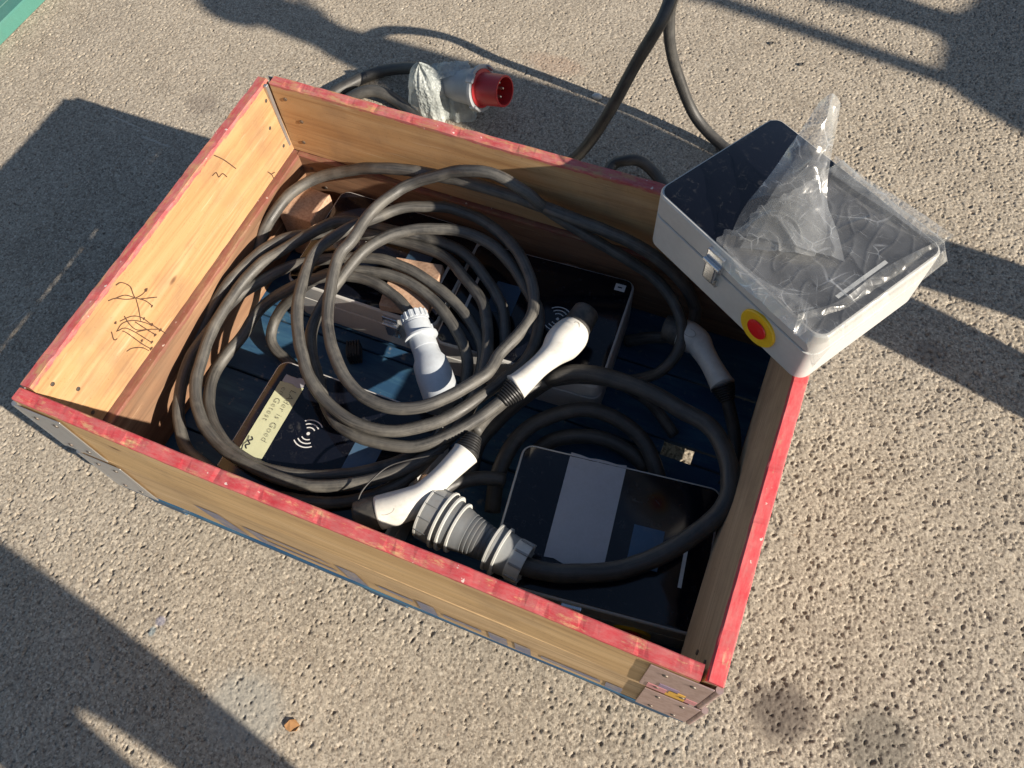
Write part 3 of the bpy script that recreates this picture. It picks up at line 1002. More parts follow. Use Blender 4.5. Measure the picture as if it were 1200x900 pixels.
t1 = thing('charging_cable', 'thick dusty black cable coiled on top with white plug pointing to the back case', 'charging cable', (-.1, .1, .2))
def rel(t, pts):
    o = Vector(t.location)
    return [tuple(Vector(p)-o) for p in pts]
CA = [(0.118,-0.03,0.285), (0.106,-0.05,0.281), (0.094,-0.071,0.278), (0.081,-0.09,0.276), (0.068,-0.108,0.274), (0.053,-0.126,0.273), (0.035,-0.145,0.272), (0.014,-0.162,0.27),
    (-0.007,-0.173,0.267), (-0.029,-0.179,0.266), (-0.051,-0.183,0.264), (-0.074,-0.186,0.263), (-0.1,-0.188,0.261), (-0.124,-0.186,0.261), (-0.146,-0.182,0.26), (-0.167,-0.174,0.26),
    (-0.186,-0.161,0.26), (-0.205,-0.144,0.261), (-0.223,-0.125,0.261), (-0.239,-0.106,0.263), (-0.255,-0.088,0.266), (-0.27,-0.071,0.269), (-0.283,-0.051,0.271), (-0.294,-0.029,0.273),
    (-0.299,-0.006,0.277), (-0.3,0.02,0.281), (-0.299,0.044,0.285), (-0.296,0.067,0.29), (-0.291,0.092,0.295), (-0.287,0.115,0.298), (-0.282,0.14,0.301), (-0.275,0.165,0.304),
    (-0.264,0.188,0.306), (-0.25,0.208,0.308), (-0.233,0.226,0.31), (-0.214,0.241,0.31), (-0.195,0.253,0.311), (-0.173,0.264,0.31), (-0.152,0.272,0.309), (-0.129,0.28,0.308),
    (-0.106,0.285,0.306), (-0.081,0.286,0.304), (-0.055,0.283,0.302), (-0.03,0.277,0.3), (-0.01,0.269,0.296), (0.009,0.259,0.292), (0.028,0.247,0.288), (0.048,0.231,0.284),
    (0.067,0.215,0.28), (0.086,0.2,0.276), (0.103,0.184,0.272), (0.113,0.163,0.269), (0.119,0.139,0.267), (0.123,0.113,0.266), (0.123,0.088,0.265), (0.118,0.065,0.264),
    (0.109,0.042,0.264), (0.099,0.021,0.264), (0.09,-0,0.267), (0.082,-0.02,0.272), (0.073,-0.039,0.278), (0.064,-0.059,0.282), (0.053,-0.079,0.284), (0.041,-0.097,0.285),
    (0.026,-0.114,0.285), (0.008,-0.129,0.285), (-0.012,-0.144,0.285), (-0.034,-0.158,0.285), (-0.058,-0.167,0.285), (-0.084,-0.172,0.285), (-0.11,-0.173,0.285), (-0.132,-0.171,0.285),
    (-0.154,-0.166,0.285), (-0.175,-0.159,0.285), (-0.198,-0.15,0.287), (-0.219,-0.138,0.289), (-0.238,-0.124,0.291), (-0.256,-0.108,0.293), (-0.272,-0.089,0.294), (-0.288,-0.071,0.296),
    (-0.301,-0.053,0.297), (-0.314,-0.034,0.299), (-0.326,-0.014,0.3), (-0.337,0.008,0.3), (-0.346,0.03,0.3), (-0.353,0.053,0.3), (-0.359,0.075,0.3), (-0.364,0.099,0.3),
    (-0.367,0.122,0.3), (-0.366,0.145,0.3), (-0.358,0.169,0.3), (-0.346,0.192,0.3), (-0.333,0.213,0.3), (-0.317,0.234,0.3), (-0.3,0.251,0.3), (-0.284,0.268,0.3),
    (-0.269,0.286,0.3), (-0.253,0.301,0.3), (-0.233,0.313,0.3), (-0.211,0.321,0.3), (-0.191,0.329,0.3), (-0.168,0.336,0.3), (-0.145,0.338,0.3), (-0.122,0.337,0.299),
    (-0.097,0.335,0.299), (-0.073,0.329,0.3), (-0.053,0.321,0.302), (-0.031,0.31,0.305), (-0.011,0.298,0.308), (0.006,0.287,0.31), (0.025,0.273,0.311), (0.04,0.259,0.31),
    (0.056,0.242,0.309), (0.072,0.223,0.307), (0.085,0.203,0.305), (0.096,0.179,0.302), (0.102,0.156,0.3), (0.102,0.134,0.3), (0.097,0.11,0.3), (0.091,0.089,0.3),
    (0.083,0.066,0.3), (0.077,0.044,0.3), (0.077,0.022,0.302), (0.074,0.001,0.305), (0.064,-0.019,0.307), (0.051,-0.041,0.309), (0.037,-0.062,0.31), (0.022,-0.08,0.31),
    (0.007,-0.096,0.31), (-0.01,-0.11,0.31), (-0.032,-0.122,0.31), (-0.056,-0.13,0.31), (-0.08,-0.133,0.31), (-0.104,-0.131,0.31), (-0.127,-0.126,0.31), (-0.149,-0.116,0.31),
    (-0.17,-0.104,0.31), (-0.189,-0.089,0.31), (-0.207,-0.072,0.31), (-0.224,-0.055,0.31), (-0.239,-0.036,0.31), (-0.253,-0.017,0.309), (-0.264,0.003,0.31), (-0.274,0.026,0.313),
    (-0.282,0.05,0.318), (-0.289,0.073,0.322), (-0.295,0.095,0.325), (-0.299,0.117,0.329), (-0.299,0.138,0.332), (-0.293,0.157,0.334), (-0.289,0.18,0.337), (-0.288,0.207,0.339),
    (-0.285,0.233,0.341), (-0.278,0.255,0.344), (-0.269,0.275,0.347), (-0.258,0.294,0.349), (-0.247,0.313,0.351), (-0.23,0.328,0.356), (-0.209,0.336,0.367), (-0.185,0.341,0.379),
    (-0.163,0.346,0.39), (-0.142,0.349,0.402), (-0.121,0.348,0.413), (-0.099,0.348,0.421), (-0.076,0.348,0.428), (-0.052,0.348,0.43), (-0.027,0.348,0.424), (-0.003,0.347,0.414),
    (0.02,0.347,0.403), (0.04,0.346,0.387), (0.059,0.354,0.362), (0.08,0.355,0.349), (0.103,0.354,0.338), (0.126,0.354,0.328), (0.147,0.353,0.319), (0.168,0.353,0.31),
    (0.19,0.353,0.301), (0.212,0.353,0.292), (0.235,0.354,0.28), (0.257,0.354,0.269), (0.278,0.352,0.26), (0.301,0.345,0.252), (0.321,0.334,0.246), (0.338,0.323,0.24),
    (0.355,0.307,0.234), (0.367,0.291,0.229), (0.377,0.272,0.219), (0.383,0.252,0.206), (0.381,0.229,0.195), (0.372,0.205,0.186), (0.359,0.189,0.173), (0.342,0.182,0.158),
    (0.323,0.177,0.143), (0.304,0.175,0.129), (0.285,0.173,0.115)]
tube('cord', rel(t1, CA), .0118, 'rubber', t1, wob=.05)
type2(t1, rel(t1, [(0.131, -0.002, 0.292), (0.137, 0.009, 0.293), (0.155, 0.049, 0.297), (0.169, 0.079, 0.300), (0.179, 0.106, 0.302), (0.187, 0.134, 0.298), (0.190, 0.150, 0.294)]),
      [.0262, .0235, .0205, .0240, .0340, .0350, .031],
      rel(t1, [(0.190, 0.141, 0.299), (0.194, 0.171, 0.298), (0.197, 0.197, 0.296)]), [.0275, .0278, .026],
      rel(t1, [(0.132, -0.004, 0.292), (0.117, -0.035, 0.286)]))
t1['label'] = 'dusty black cable in the topmost coil with white plug aimed at the back case'

t2 = thing('charging_cable', 'dusty black cable coiled along the left wall with pale grey round connector', 'charging cable', (-.3, 0, .2))
CB = [(-0.135,0.09,0.262), (-0.154,0.103,0.259), (-0.175,0.115,0.257), (-0.195,0.123,0.256), (-0.217,0.13,0.257), (-0.238,0.135,0.256), (-0.262,0.137,0.255), (-0.285,0.136,0.253),
    (-0.307,0.132,0.252), (-0.328,0.125,0.251), (-0.349,0.117,0.248), (-0.369,0.107,0.244), (-0.388,0.095,0.24), (-0.406,0.081,0.234), (-0.424,0.066,0.226), (-0.442,0.051,0.217),
    (-0.457,0.033,0.208), (-0.467,0.013,0.201), (-0.471,-0.01,0.197), (-0.472,-0.035,0.193), (-0.476,-0.06,0.189), (-0.483,-0.086,0.185), (-0.487,-0.111,0.181), (-0.487,-0.134,0.181),
    (-0.481,-0.154,0.186), (-0.472,-0.174,0.191), (-0.46,-0.195,0.195), (-0.445,-0.217,0.199), (-0.427,-0.235,0.204), (-0.408,-0.251,0.21), (-0.386,-0.265,0.215), (-0.364,-0.278,0.22),
    (-0.343,-0.286,0.223), (-0.321,-0.292,0.224), (-0.298,-0.296,0.224), (-0.277,-0.298,0.225), (-0.254,-0.298,0.225), (-0.232,-0.295,0.225), (-0.21,-0.291,0.225), (-0.187,-0.285,0.225),
    (-0.163,-0.277,0.224), (-0.139,-0.267,0.224), (-0.117,-0.256,0.224), (-0.095,-0.245,0.224), (-0.074,-0.231,0.224), (-0.054,-0.216,0.225), (-0.037,-0.201,0.224), (-0.021,-0.184,0.224),
    (-0.006,-0.166,0.223), (0.006,-0.146,0.22), (0.018,-0.123,0.216), (0.028,-0.1,0.214), (0.039,-0.08,0.223), (0.047,-0.059,0.23), (0.048,-0.032,0.23), (0.047,-0.005,0.229),
    (0.043,0.02,0.228), (0.037,0.044,0.228), (0.03,0.067,0.228), (0.02,0.087,0.229), (0.004,0.106,0.231), (-0.015,0.122,0.234), (-0.035,0.137,0.237), (-0.055,0.15,0.239),
    (-0.077,0.161,0.241), (-0.101,0.171,0.244), (-0.122,0.178,0.245), (-0.145,0.185,0.247), (-0.168,0.191,0.249), (-0.19,0.195,0.25), (-0.213,0.197,0.25), (-0.236,0.198,0.251),
    (-0.258,0.197,0.251), (-0.281,0.193,0.249), (-0.304,0.188,0.247), (-0.328,0.181,0.244), (-0.351,0.173,0.241), (-0.373,0.164,0.239), (-0.395,0.152,0.238), (-0.416,0.14,0.236),
    (-0.435,0.126,0.235), (-0.453,0.109,0.233), (-0.468,0.09,0.232), (-0.481,0.07,0.23), (-0.495,0.049,0.228), (-0.508,0.027,0.227), (-0.517,0.004,0.225), (-0.522,-0.018,0.224),
    (-0.524,-0.041,0.222), (-0.525,-0.064,0.221), (-0.528,-0.088,0.219), (-0.531,-0.113,0.217), (-0.532,-0.137,0.215), (-0.528,-0.161,0.213), (-0.522,-0.185,0.211), (-0.513,-0.208,0.21),
    (-0.501,-0.231,0.211), (-0.489,-0.251,0.212), (-0.476,-0.27,0.21), (-0.461,-0.287,0.209), (-0.448,-0.301,0.207), (-0.429,-0.315,0.207), (-0.403,-0.325,0.21), (-0.382,-0.33,0.215),
    (-0.357,-0.336,0.221), (-0.332,-0.341,0.224), (-0.306,-0.345,0.226), (-0.282,-0.347,0.228), (-0.258,-0.346,0.228), (-0.233,-0.344,0.227), (-0.209,-0.339,0.225), (-0.184,-0.333,0.223),
    (-0.162,-0.328,0.223), (-0.141,-0.322,0.223), (-0.115,-0.314,0.223), (-0.094,-0.304,0.222), (-0.075,-0.293,0.222), (-0.057,-0.281,0.223), (-0.04,-0.267,0.224), (-0.024,-0.253,0.227),
    (-0.008,-0.235,0.229), (0.003,-0.216,0.23), (0.013,-0.195,0.23), (0.021,-0.171,0.23), (0.028,-0.147,0.23), (0.033,-0.125,0.232), (0.035,-0.102,0.234), (0.031,-0.073,0.221),
    (0.028,-0.048,0.219), (0.026,-0.027,0.222), (0.022,-0.004,0.225), (0.016,0.019,0.226), (0.009,0.04,0.228), (-0.001,0.058,0.23), (-0.017,0.078,0.233), (-0.035,0.094,0.237),
    (-0.055,0.11,0.24), (-0.076,0.125,0.242), (-0.099,0.139,0.244), (-0.121,0.149,0.245), (-0.143,0.157,0.247), (-0.165,0.163,0.248), (-0.186,0.167,0.249), (-0.21,0.168,0.249),
    (-0.232,0.167,0.249), (-0.255,0.164,0.248), (-0.279,0.16,0.247), (-0.304,0.153,0.245), (-0.328,0.145,0.24), (-0.346,0.138,0.236), (-0.363,0.129,0.231), (-0.378,0.117,0.226),
    (-0.391,0.103,0.22), (-0.409,0.093,0.203), (-0.429,0.085,0.18), (-0.447,0.075,0.159), (-0.46,0.064,0.142), (-0.469,0.043,0.125), (-0.469,0.019,0.113), (-0.461,-0.001,0.105),
    (-0.445,-0.014,0.1), (-0.422,-0.023,0.097), (-0.397,-0.031,0.096), (-0.385,-0.036,0.095)]
tube('cord', rel(t2, CB), .0118, 'rubber', t2, wob=.05)
a3, b3 = rel(t2, [(-0.130, 0.092, 0.262), (0.008, -0.062, 0.236)])
AX = (Vector(b3)-Vector(a3)).length
cap_ = lathe('gland_nut', [(0, .014), (.001, .0245), (.022, .0258), (.024, .024)], 'pale', t2, a3, b3)
q3 = (Vector(b3)-Vector(a3)).to_track_quat('Z', 'Y').to_matrix()
for k in range(14):
    a = 2*math.pi*k/14
    bm = box_bm(-.0022, .0022, -.0028, .0028, 0, .016, .0006)
    bmesh.ops.transform(bm, matrix=Matrix.Translation(Vector(a3)) @ q3.to_4x4() @ Matrix.Rotation(a, 4, 'Z') @ Matrix.Translation((.0256, 0, .001)), verts=bm.verts)
    from_bm('grip_rib', bm, 'pale', cap_)
lathe('connector_body', [(.024, .0245), (.0245, .0262), (.050, .0268), (.0505, .0262), (.082, .0265), (.0825, .026), (.100, .0275), (.112, .034), (.140, .036), (AX, .0355)], 'pale', t2, a3, b3)
lathe('locking_ring', [(.052, .026), (.0525, .0335), (.0565, .0338), (.057, .026)], 'pale', t2, a3, b3)
for (ang, d0, d1, w) in ((-1.2, .028, .050, .009), (-.35, .030, .048, .006), (-1.9, .032, .05, .007)):
    bm = box_bm(-.002, .0018, -w, w, d0, d1, .001)
    bmesh.ops.transform(bm, matrix=Matrix.Translation(Vector(a3)) @ q3.to_4x4() @ Matrix.Rotation(ang, 4, 'Z') @ Matrix.Translation((.0275, 0, 0)), verts=bm.verts)
    from_bm('catch', bm, 'pale', t2)

t3 = thing('charging_cable', 'dusty black cable with white plug lying beside the front wall', 'charging cable', (-.1, -.1, .2))
CD_ = [(0.067,0.095,0.235), (0.06,0.112,0.238), (0.051,0.133,0.241), (0.041,0.155,0.243), (0.027,0.179,0.245), (0.011,0.195,0.246), (-0.007,0.212,0.248), (-0.027,0.227,0.249),
    (-0.046,0.241,0.25), (-0.065,0.254,0.252), (-0.085,0.265,0.253), (-0.105,0.273,0.254), (-0.127,0.277,0.255), (-0.15,0.278,0.257), (-0.174,0.278,0.258), (-0.197,0.276,0.26),
    (-0.219,0.271,0.264), (-0.244,0.267,0.265), (-0.27,0.266,0.262), (-0.298,0.267,0.257), (-0.323,0.264,0.258), (-0.348,0.261,0.26), (-0.369,0.255,0.262), (-0.389,0.244,0.263),
    (-0.404,0.226,0.265), (-0.416,0.207,0.265), (-0.429,0.189,0.264), (-0.441,0.17,0.263), (-0.453,0.15,0.262), (-0.465,0.132,0.26), (-0.477,0.116,0.258), (-0.488,0.097,0.256),
    (-0.495,0.076,0.254), (-0.501,0.053,0.252), (-0.505,0.027,0.25), (-0.506,0.005,0.249), (-0.507,-0.019,0.248), (-0.507,-0.043,0.246), (-0.506,-0.066,0.245), (-0.503,-0.09,0.243),
    (-0.499,-0.112,0.242), (-0.493,-0.133,0.241), (-0.487,-0.154,0.24), (-0.48,-0.176,0.24), (-0.471,-0.196,0.24), (-0.459,-0.215,0.24), (-0.443,-0.235,0.241), (-0.425,-0.252,0.241),
    (-0.407,-0.267,0.241), (-0.387,-0.278,0.241), (-0.366,-0.288,0.241), (-0.345,-0.296,0.243), (-0.323,-0.302,0.246), (-0.3,-0.306,0.249), (-0.275,-0.309,0.251), (-0.252,-0.311,0.251),
    (-0.227,-0.312,0.251), (-0.202,-0.311,0.251), (-0.179,-0.309,0.25), (-0.153,-0.304,0.25), (-0.13,-0.296,0.25), (-0.107,-0.286,0.25), (-0.086,-0.275,0.25), (-0.065,-0.262,0.25),
    (-0.045,-0.248,0.251), (-0.027,-0.233,0.251), (-0.01,-0.217,0.252), (0.006,-0.2,0.252), (0.019,-0.182,0.252), (0.032,-0.161,0.251), (0.042,-0.14,0.25), (0.05,-0.117,0.25),
    (0.054,-0.096,0.25), (0.057,-0.074,0.25), (0.058,-0.051,0.251), (0.058,-0.027,0.25), (0.055,-0.002,0.25), (0.051,0.023,0.249), (0.046,0.047,0.248), (0.04,0.07,0.248),
    (0.031,0.094,0.247), (0.021,0.116,0.246), (0.009,0.138,0.246), (-0.003,0.159,0.247), (-0.018,0.177,0.248), (-0.035,0.191,0.249), (-0.055,0.204,0.251), (-0.075,0.216,0.252),
    (-0.094,0.229,0.252), (-0.114,0.242,0.251), (-0.137,0.251,0.251), (-0.16,0.255,0.251), (-0.186,0.256,0.251), (-0.213,0.258,0.248), (-0.238,0.259,0.245), (-0.263,0.257,0.246),
    (-0.282,0.25,0.253), (-0.303,0.245,0.255), (-0.327,0.241,0.252), (-0.353,0.235,0.248), (-0.377,0.227,0.245), (-0.401,0.22,0.243), (-0.423,0.211,0.244), (-0.443,0.201,0.246),
    (-0.461,0.19,0.248), (-0.48,0.173,0.249), (-0.494,0.153,0.249), (-0.507,0.132,0.249), (-0.515,0.108,0.249), (-0.523,0.083,0.248), (-0.529,0.061,0.246), (-0.534,0.038,0.245),
    (-0.539,0.015,0.24), (-0.544,-0.005,0.232), (-0.55,-0.025,0.221), (-0.554,-0.045,0.21), (-0.557,-0.067,0.202), (-0.557,-0.091,0.196), (-0.556,-0.115,0.19)]
CE = [(0.089,-0.1,0.257), (0.091,-0.074,0.25), (0.096,-0.049,0.244), (0.105,-0.026,0.239), (0.115,-0.002,0.238), (0.129,0.018,0.235), (0.143,0.034,0.233), (0.159,0.051,0.229),
    (0.174,0.071,0.216), (0.193,0.082,0.218), (0.214,0.091,0.223), (0.235,0.098,0.224), (0.255,0.105,0.222), (0.276,0.114,0.213), (0.296,0.124,0.196), (0.314,0.13,0.181),
    (0.333,0.134,0.164), (0.352,0.136,0.148), (0.369,0.135,0.135), (0.39,0.127,0.121), (0.409,0.116,0.111), (0.429,0.104,0.1)]
tube('cord', rel(t3, CD_), .0118, 'rubber', t3, wob=.05)
tube('cord', rel(t3, CE), .0115, 'rubber', t3, wob=.05)
type2(t3, rel(t3, [(0.094, -0.150, 0.274), (0.091, -0.160, 0.274), (0.076, -0.201, 0.274), (0.064, -0.231, 0.273), (0.054, -0.255, 0.271), (0.033, -0.277, 0.267), (0.008, -0.295, 0.262), (-0.006, -0.305, 0.260)]),
      [.0255, .0235, .0205, .0215, .0255, .0295, .0305, .0305],
      rel(t3, [(-0.002, -0.302, 0.261), (-0.023, -0.314, 0.258), (-0.040, -0.325, 0.255)]), [.0300, .0295, .0270],
      rel(t3, [(0.094, -0.150, 0.274), (0.094, -0.112, 0.274)]))
tube('cap_strap', rel(t3, [(-0.043, -0.317, 0.274), (-0.046, -0.288, 0.280), (-0.036, -0.256, 0.284), (-0.022, -0.228, 0.284), (0.001, -0.205, 0.280), (0.037, -0.177, 0.274), (0.055, -0.162, 0.270)]), .0016, 'black', t3, seg=8)

t4 = thing('charging_cable', 'dark cable along the back wall with white plug shaded by the right wall', 'charging cable', (.3, .3, .2))
CH = [(-0.55,0.147,0.2), (-0.549,0.167,0.213), (-0.547,0.185,0.227), (-0.542,0.207,0.24), (-0.538,0.228,0.247), (-0.532,0.254,0.254), (-0.524,0.278,0.26), (-0.513,0.299,0.263),
    (-0.5,0.318,0.265), (-0.483,0.333,0.27), (-0.463,0.342,0.278), (-0.44,0.347,0.288), (-0.417,0.351,0.298), (-0.395,0.353,0.308), (-0.374,0.354,0.319), (-0.354,0.354,0.328),
    (-0.332,0.353,0.337), (-0.31,0.354,0.344), (-0.288,0.355,0.35), (-0.264,0.356,0.355), (-0.24,0.357,0.359), (-0.219,0.358,0.361), (-0.196,0.359,0.363), (-0.171,0.358,0.366),
    (-0.147,0.358,0.37), (-0.123,0.357,0.372), (-0.098,0.356,0.374), (-0.073,0.356,0.374), (-0.049,0.356,0.373), (-0.026,0.356,0.372), (-0.002,0.357,0.37), (0.021,0.357,0.367),
    (0.047,0.353,0.37), (0.073,0.345,0.378), (0.096,0.346,0.373), (0.119,0.348,0.368), (0.142,0.349,0.363), (0.166,0.35,0.359), (0.19,0.35,0.354), (0.213,0.351,0.349),
    (0.233,0.351,0.343), (0.26,0.351,0.333), (0.281,0.352,0.322), (0.301,0.352,0.308), (0.318,0.352,0.294), (0.335,0.353,0.277), (0.35,0.353,0.259), (0.365,0.351,0.24),
    (0.378,0.348,0.217), (0.387,0.341,0.2), (0.392,0.314,0.193), (0.383,0.294,0.184), (0.36,0.284,0.17), (0.342,0.281,0.159), (0.322,0.281,0.147), (0.304,0.281,0.133),
    (0.286,0.281,0.116), (0.269,0.281,0.1)]
CK = [(0.494,0.182,0.2), (0.506,0.168,0.185), (0.518,0.153,0.17), (0.531,0.137,0.155), (0.542,0.118,0.14), (0.551,0.098,0.127), (0.557,0.077,0.115), (0.555,0.055,0.107),
    (0.551,0.033,0.1)]
tube('cord', rel(t4, CH), .0125, 'rubber', t4, wob=.05)
tube('cord', rel(t4, CK), .0125, 'rubber_clean', t4)
type2(t4, rel(t4, [(0.486, 0.191, 0.200), (0.479, 0.199, 0.200), (0.452, 0.229, 0.200), (0.431, 0.251, 0.200), (0.414, 0.268, 0.200), (0.394, 0.276, 0.198), (0.377, 0.280, 0.196)]),
      [.0252, .0228, .0205, .0225, .0275, .0305, .0300],
      rel(t4, [(0.381, 0.279, 0.196), (0.360, 0.284, 0.193), (0.342, 0.286, 0.190)]), [.0292, .0290, .0265],
      rel(t4, [(0.486, 0.191, 0.200), (0.505, 0.168, 0.190)]))

t5 = thing('power_cable', 'very thick black cable looping over the taped case to a big grey ribbed coupler', 'power cable', (.3, -.1, .2))
CG = [(0.256,-0.296,0.25), (0.281,-0.294,0.248), (0.304,-0.29,0.247), (0.327,-0.284,0.245), (0.351,-0.274,0.245), (0.374,-0.264,0.244), (0.399,-0.252,0.244), (0.42,-0.24,0.246),
    (0.439,-0.226,0.25), (0.457,-0.212,0.255), (0.473,-0.197,0.26), (0.489,-0.18,0.265), (0.505,-0.161,0.271), (0.518,-0.143,0.277), (0.532,-0.123,0.285), (0.544,-0.102,0.296),
    (0.549,-0.081,0.302), (0.549,-0.059,0.301), (0.544,-0.037,0.299), (0.537,-0.014,0.294), (0.526,0.008,0.29), (0.512,0.029,0.286), (0.495,0.048,0.282), (0.475,0.061,0.278),
    (0.452,0.068,0.274), (0.429,0.074,0.27), (0.407,0.082,0.266), (0.384,0.09,0.262), (0.361,0.095,0.259), (0.338,0.1,0.255), (0.314,0.102,0.252), (0.291,0.102,0.251),
    (0.268,0.1,0.252), (0.246,0.096,0.253), (0.223,0.09,0.253), (0.2,0.081,0.249), (0.18,0.07,0.24), (0.161,0.066,0.212), (0.144,0.054,0.194), (0.13,0.039,0.183),
    (0.116,0.023,0.171), (0.103,0.007,0.157), (0.092,-0.01,0.146), (0.082,-0.028,0.135), (0.073,-0.046,0.126), (0.068,-0.067,0.119), (0.069,-0.089,0.114), (0.074,-0.113,0.112),
    (0.08,-0.137,0.11)]
CI = [(0.429,-0.01,0.125), (0.416,0.007,0.133), (0.401,0.024,0.14), (0.384,0.04,0.148), (0.362,0.053,0.155), (0.339,0.06,0.162), (0.313,0.064,0.168), (0.288,0.065,0.171),
    (0.264,0.063,0.171), (0.241,0.056,0.17), (0.221,0.045,0.169), (0.201,0.031,0.167), (0.184,0.016,0.165), (0.167,-0.002,0.163), (0.154,-0.022,0.161), (0.145,-0.045,0.159),
    (0.14,-0.071,0.158), (0.138,-0.095,0.155), (0.138,-0.119,0.149), (0.14,-0.141,0.14), (0.145,-0.164,0.128), (0.151,-0.187,0.115)]
CI2 = [(0.183,-0.04,0.11), (0.195,-0.02,0.12), (0.213,-0.004,0.128), (0.236,0.009,0.133), (0.259,0.018,0.135), (0.282,0.025,0.136), (0.305,0.029,0.134), (0.327,0.029,0.131),
    (0.348,0.027,0.126), (0.37,0.022,0.12), (0.39,0.015,0.111), (0.4,0.011,0.107)]
CJ = [(0.063,-0.218,0.2), (0.071,-0.197,0.2), (0.085,-0.18,0.194), (0.102,-0.165,0.188), (0.12,-0.153,0.184), (0.138,-0.144,0.177), (0.156,-0.137,0.167)]
tube('cord', rel(t5, CG), .0165, 'rubber_clean', t5, seg=18, wob=.03)
for c_, r_ in ((CI, .0155), (CI2, .0155), (CJ, .014)):
    tube('cord', rel(t5, c_), r_, 'rubber_clean', t5, seg=16, wob=.03)
a5, b5 = rel(t5, [(0.070, -0.269, 0.252), (0.267, -0.292, 0.246)])
L5 = (Vector(b5)-Vector(a5)).length
f_ = L5/.168
def LP(*pr): return [(d*f_, r*(1.03 if d < .06 else 1.0 if d < .11 else 1.06)) for d, r in pr]
lathe('front_collar', LP((0, .030), (.0, .044), (.003, .047), (.026, .049), (.027, .046)), 'grey', t5, a5, b5, seg=48)
for k in range(12):
    a = 2*math.pi*k/12
    bm = box_bm(-.001, .0012, -.0006, .0006, .004*f_, .024*f_)
    q5 = (Vector(b5)-Vector(a5)).to_track_quat('Z', 'Y').to_matrix()
    bmesh.ops.transform(bm, matrix=Matrix.Translation(Vector(a5)) @ q5.to_4x4() @ Matrix.Rotation(a, 4, 'Z') @ Matrix.Translation((.0500, 0, 0)), verts=bm.verts)
    from_bm('collar_rib', bm, 'dark_grey', t5)
for (d, r0, r1, m_) in ((0.0, .0435, .0482, 'rim'), (.027, .043, .0520, 'rim'), (.0375, .042, .0505, 'rim'), (.052, .036, .0455, 'rim')):
    lathe('raised_ring', LP((d, r0), (d+.0004, r1), (d+.0034, r1), (d+.0038, r0)), m_, t5, a5, b5, seg=48)
lathe('collar_step', LP((.031, .042), (.0315, .0455), (.052, .0425), (.0525, .036)), 'dark_grey', t5, a5, b5, seg=48)
pr_ = [(.0555, .036), (.056, .0405), (.066, .0385)]
for k in range(7):
    d = .068+k*.0065
    r = .0375-.0012*k
    pr_ += [(d, r), (d+.0045, r-.0003), (d+.005, r-.0015), (d+.006, r-.0015)]
pr_.append((.116, .030))
lathe('coupler_body', LP(*pr_), 'dark_grey', t5, a5, b5, seg=48)
for (d, r0, r1, m_) in ((.112, .030, .0405, 'rim'), (.126, .030, .0415, 'rim')):
    lathe('raised_ring', LP((d, r0), (d+.0004, r1), (d+.0034, r1), (d+.0038, r0)), m_, t5, a5, b5, seg=48)
lathe('gland_body', LP((.1155, .031), (.116, .0385), (.126, .037), (.130, .036), (.146, .034), (.1465, .020)), 'grey', t5, a5, b5, seg=48)
lathe('gland_cage', LP((.144, .0335), (.148, .0350), (.160, .0345), (.168, .0335), (.1682, .0300), (.1600, .0305), (.150, .0300)), 'rim', t5, a5, b5, seg=48, closed=False)
for k in range(9):
    a = 2*math.pi*k/9
    bm = box_bm(-.001, .0015, -.0022, .0022, .148*f_, .169*f_, .0005)
    bmesh.ops.transform(bm, matrix=Matrix.Translation(Vector(a5)) @ q5.to_4x4() @ Matrix.Rotation(a, 4, 'Z') @ Matrix.Translation((.0372, 0, 0)), verts=bm.verts)
    from_bm('cage_finger', bm, 'grey', t5)

t6 = thing('power_cable', 'thick black supply cable arching up behind the box with red five-pin plug', 'power cable', (-.2, .85, GZ))
tube('cord', rel(t6, [(0.658, 0.933, -0.013), (0.502, 0.951, -0.013), (0.384, 0.978, -0.012), (0.301, 1.010, -0.010), (0.208, 1.042, 0.035), (0.143, 1.052, 0.140), (0.108, 1.051, 0.235), (.094, 1.060, .325), (.118, 1.005, .42), (.121, .935, .452),
     (0.118, 0.872, 0.430), (0.077, 0.854, 0.320), (0.036, 0.818, 0.200), (-0.006, 0.796, 0.100), (-0.050, 0.783, 0.030), (-0.105, 0.756, -0.010), (-0.208, 0.768, -0.012)]), .0145, 'rubber_clean', t6, seg=18, wob=.03)
tube('cord', rel(t6, [(0.049, 0.722, -0.012), (0.048, 0.830, 0.000), (0.084, 0.849, 0.020), (0.121, 0.856, 0.020), (0.170, 0.841, 0.000), (0.237, 0.777, -0.012), (0.289, 0.680, -0.013)]), .0145, 'rubber_clean', t6, seg=18)
p6, e6 = (-0.490, 0.928, 0.035), (-0.277, 0.899, 0.095)
tube('cord', rel(t6, [(-0.495, 0.926, 0.050), (-0.539, 0.952, 0.045), (-0.609, 0.966, 0.020), (-0.698, 0.954, -0.008), (-0.752, 0.895, -0.012), (-0.792, 0.812, -0.013), (-0.770, 0.697, -0.013)]), .0165, 'rubber_clean', t6, seg=18)
tube('cord', rel(t6, [(-0.477, 0.802, -0.012), (-0.585, 0.861, -0.012), (-0.652, 0.868, 0.004), (-0.697, 0.849, 0.006), (-0.736, 0.812, -0.011), (-0.747, 0.705, -0.013)]), .0165, 'rubber_clean', t6, seg=18)
a6, b6 = rel(t6, [p6, e6])
L6 = (Vector(b6)-Vector(a6)).length
s6 = L6/.20
def L6P(*pr): return [(d*s6, r) for d, r in pr]
lathe('plug_body', L6P((0, .02), (.002, .031), (.03, .034), (.032, .037), (.055, .040), (.057, .043), (.10, .047), (.124, .054), (.126, .04)), 'plug_grey', t6, a6, b6, seg=44)
lathe('plug_flange', L6P((.124, .04), (.1245, .058), (.127, .0605), (.134, .0605), (.1345, .052), (.130, .045)), 'plug_grey', t6, a6, b6, seg=44)
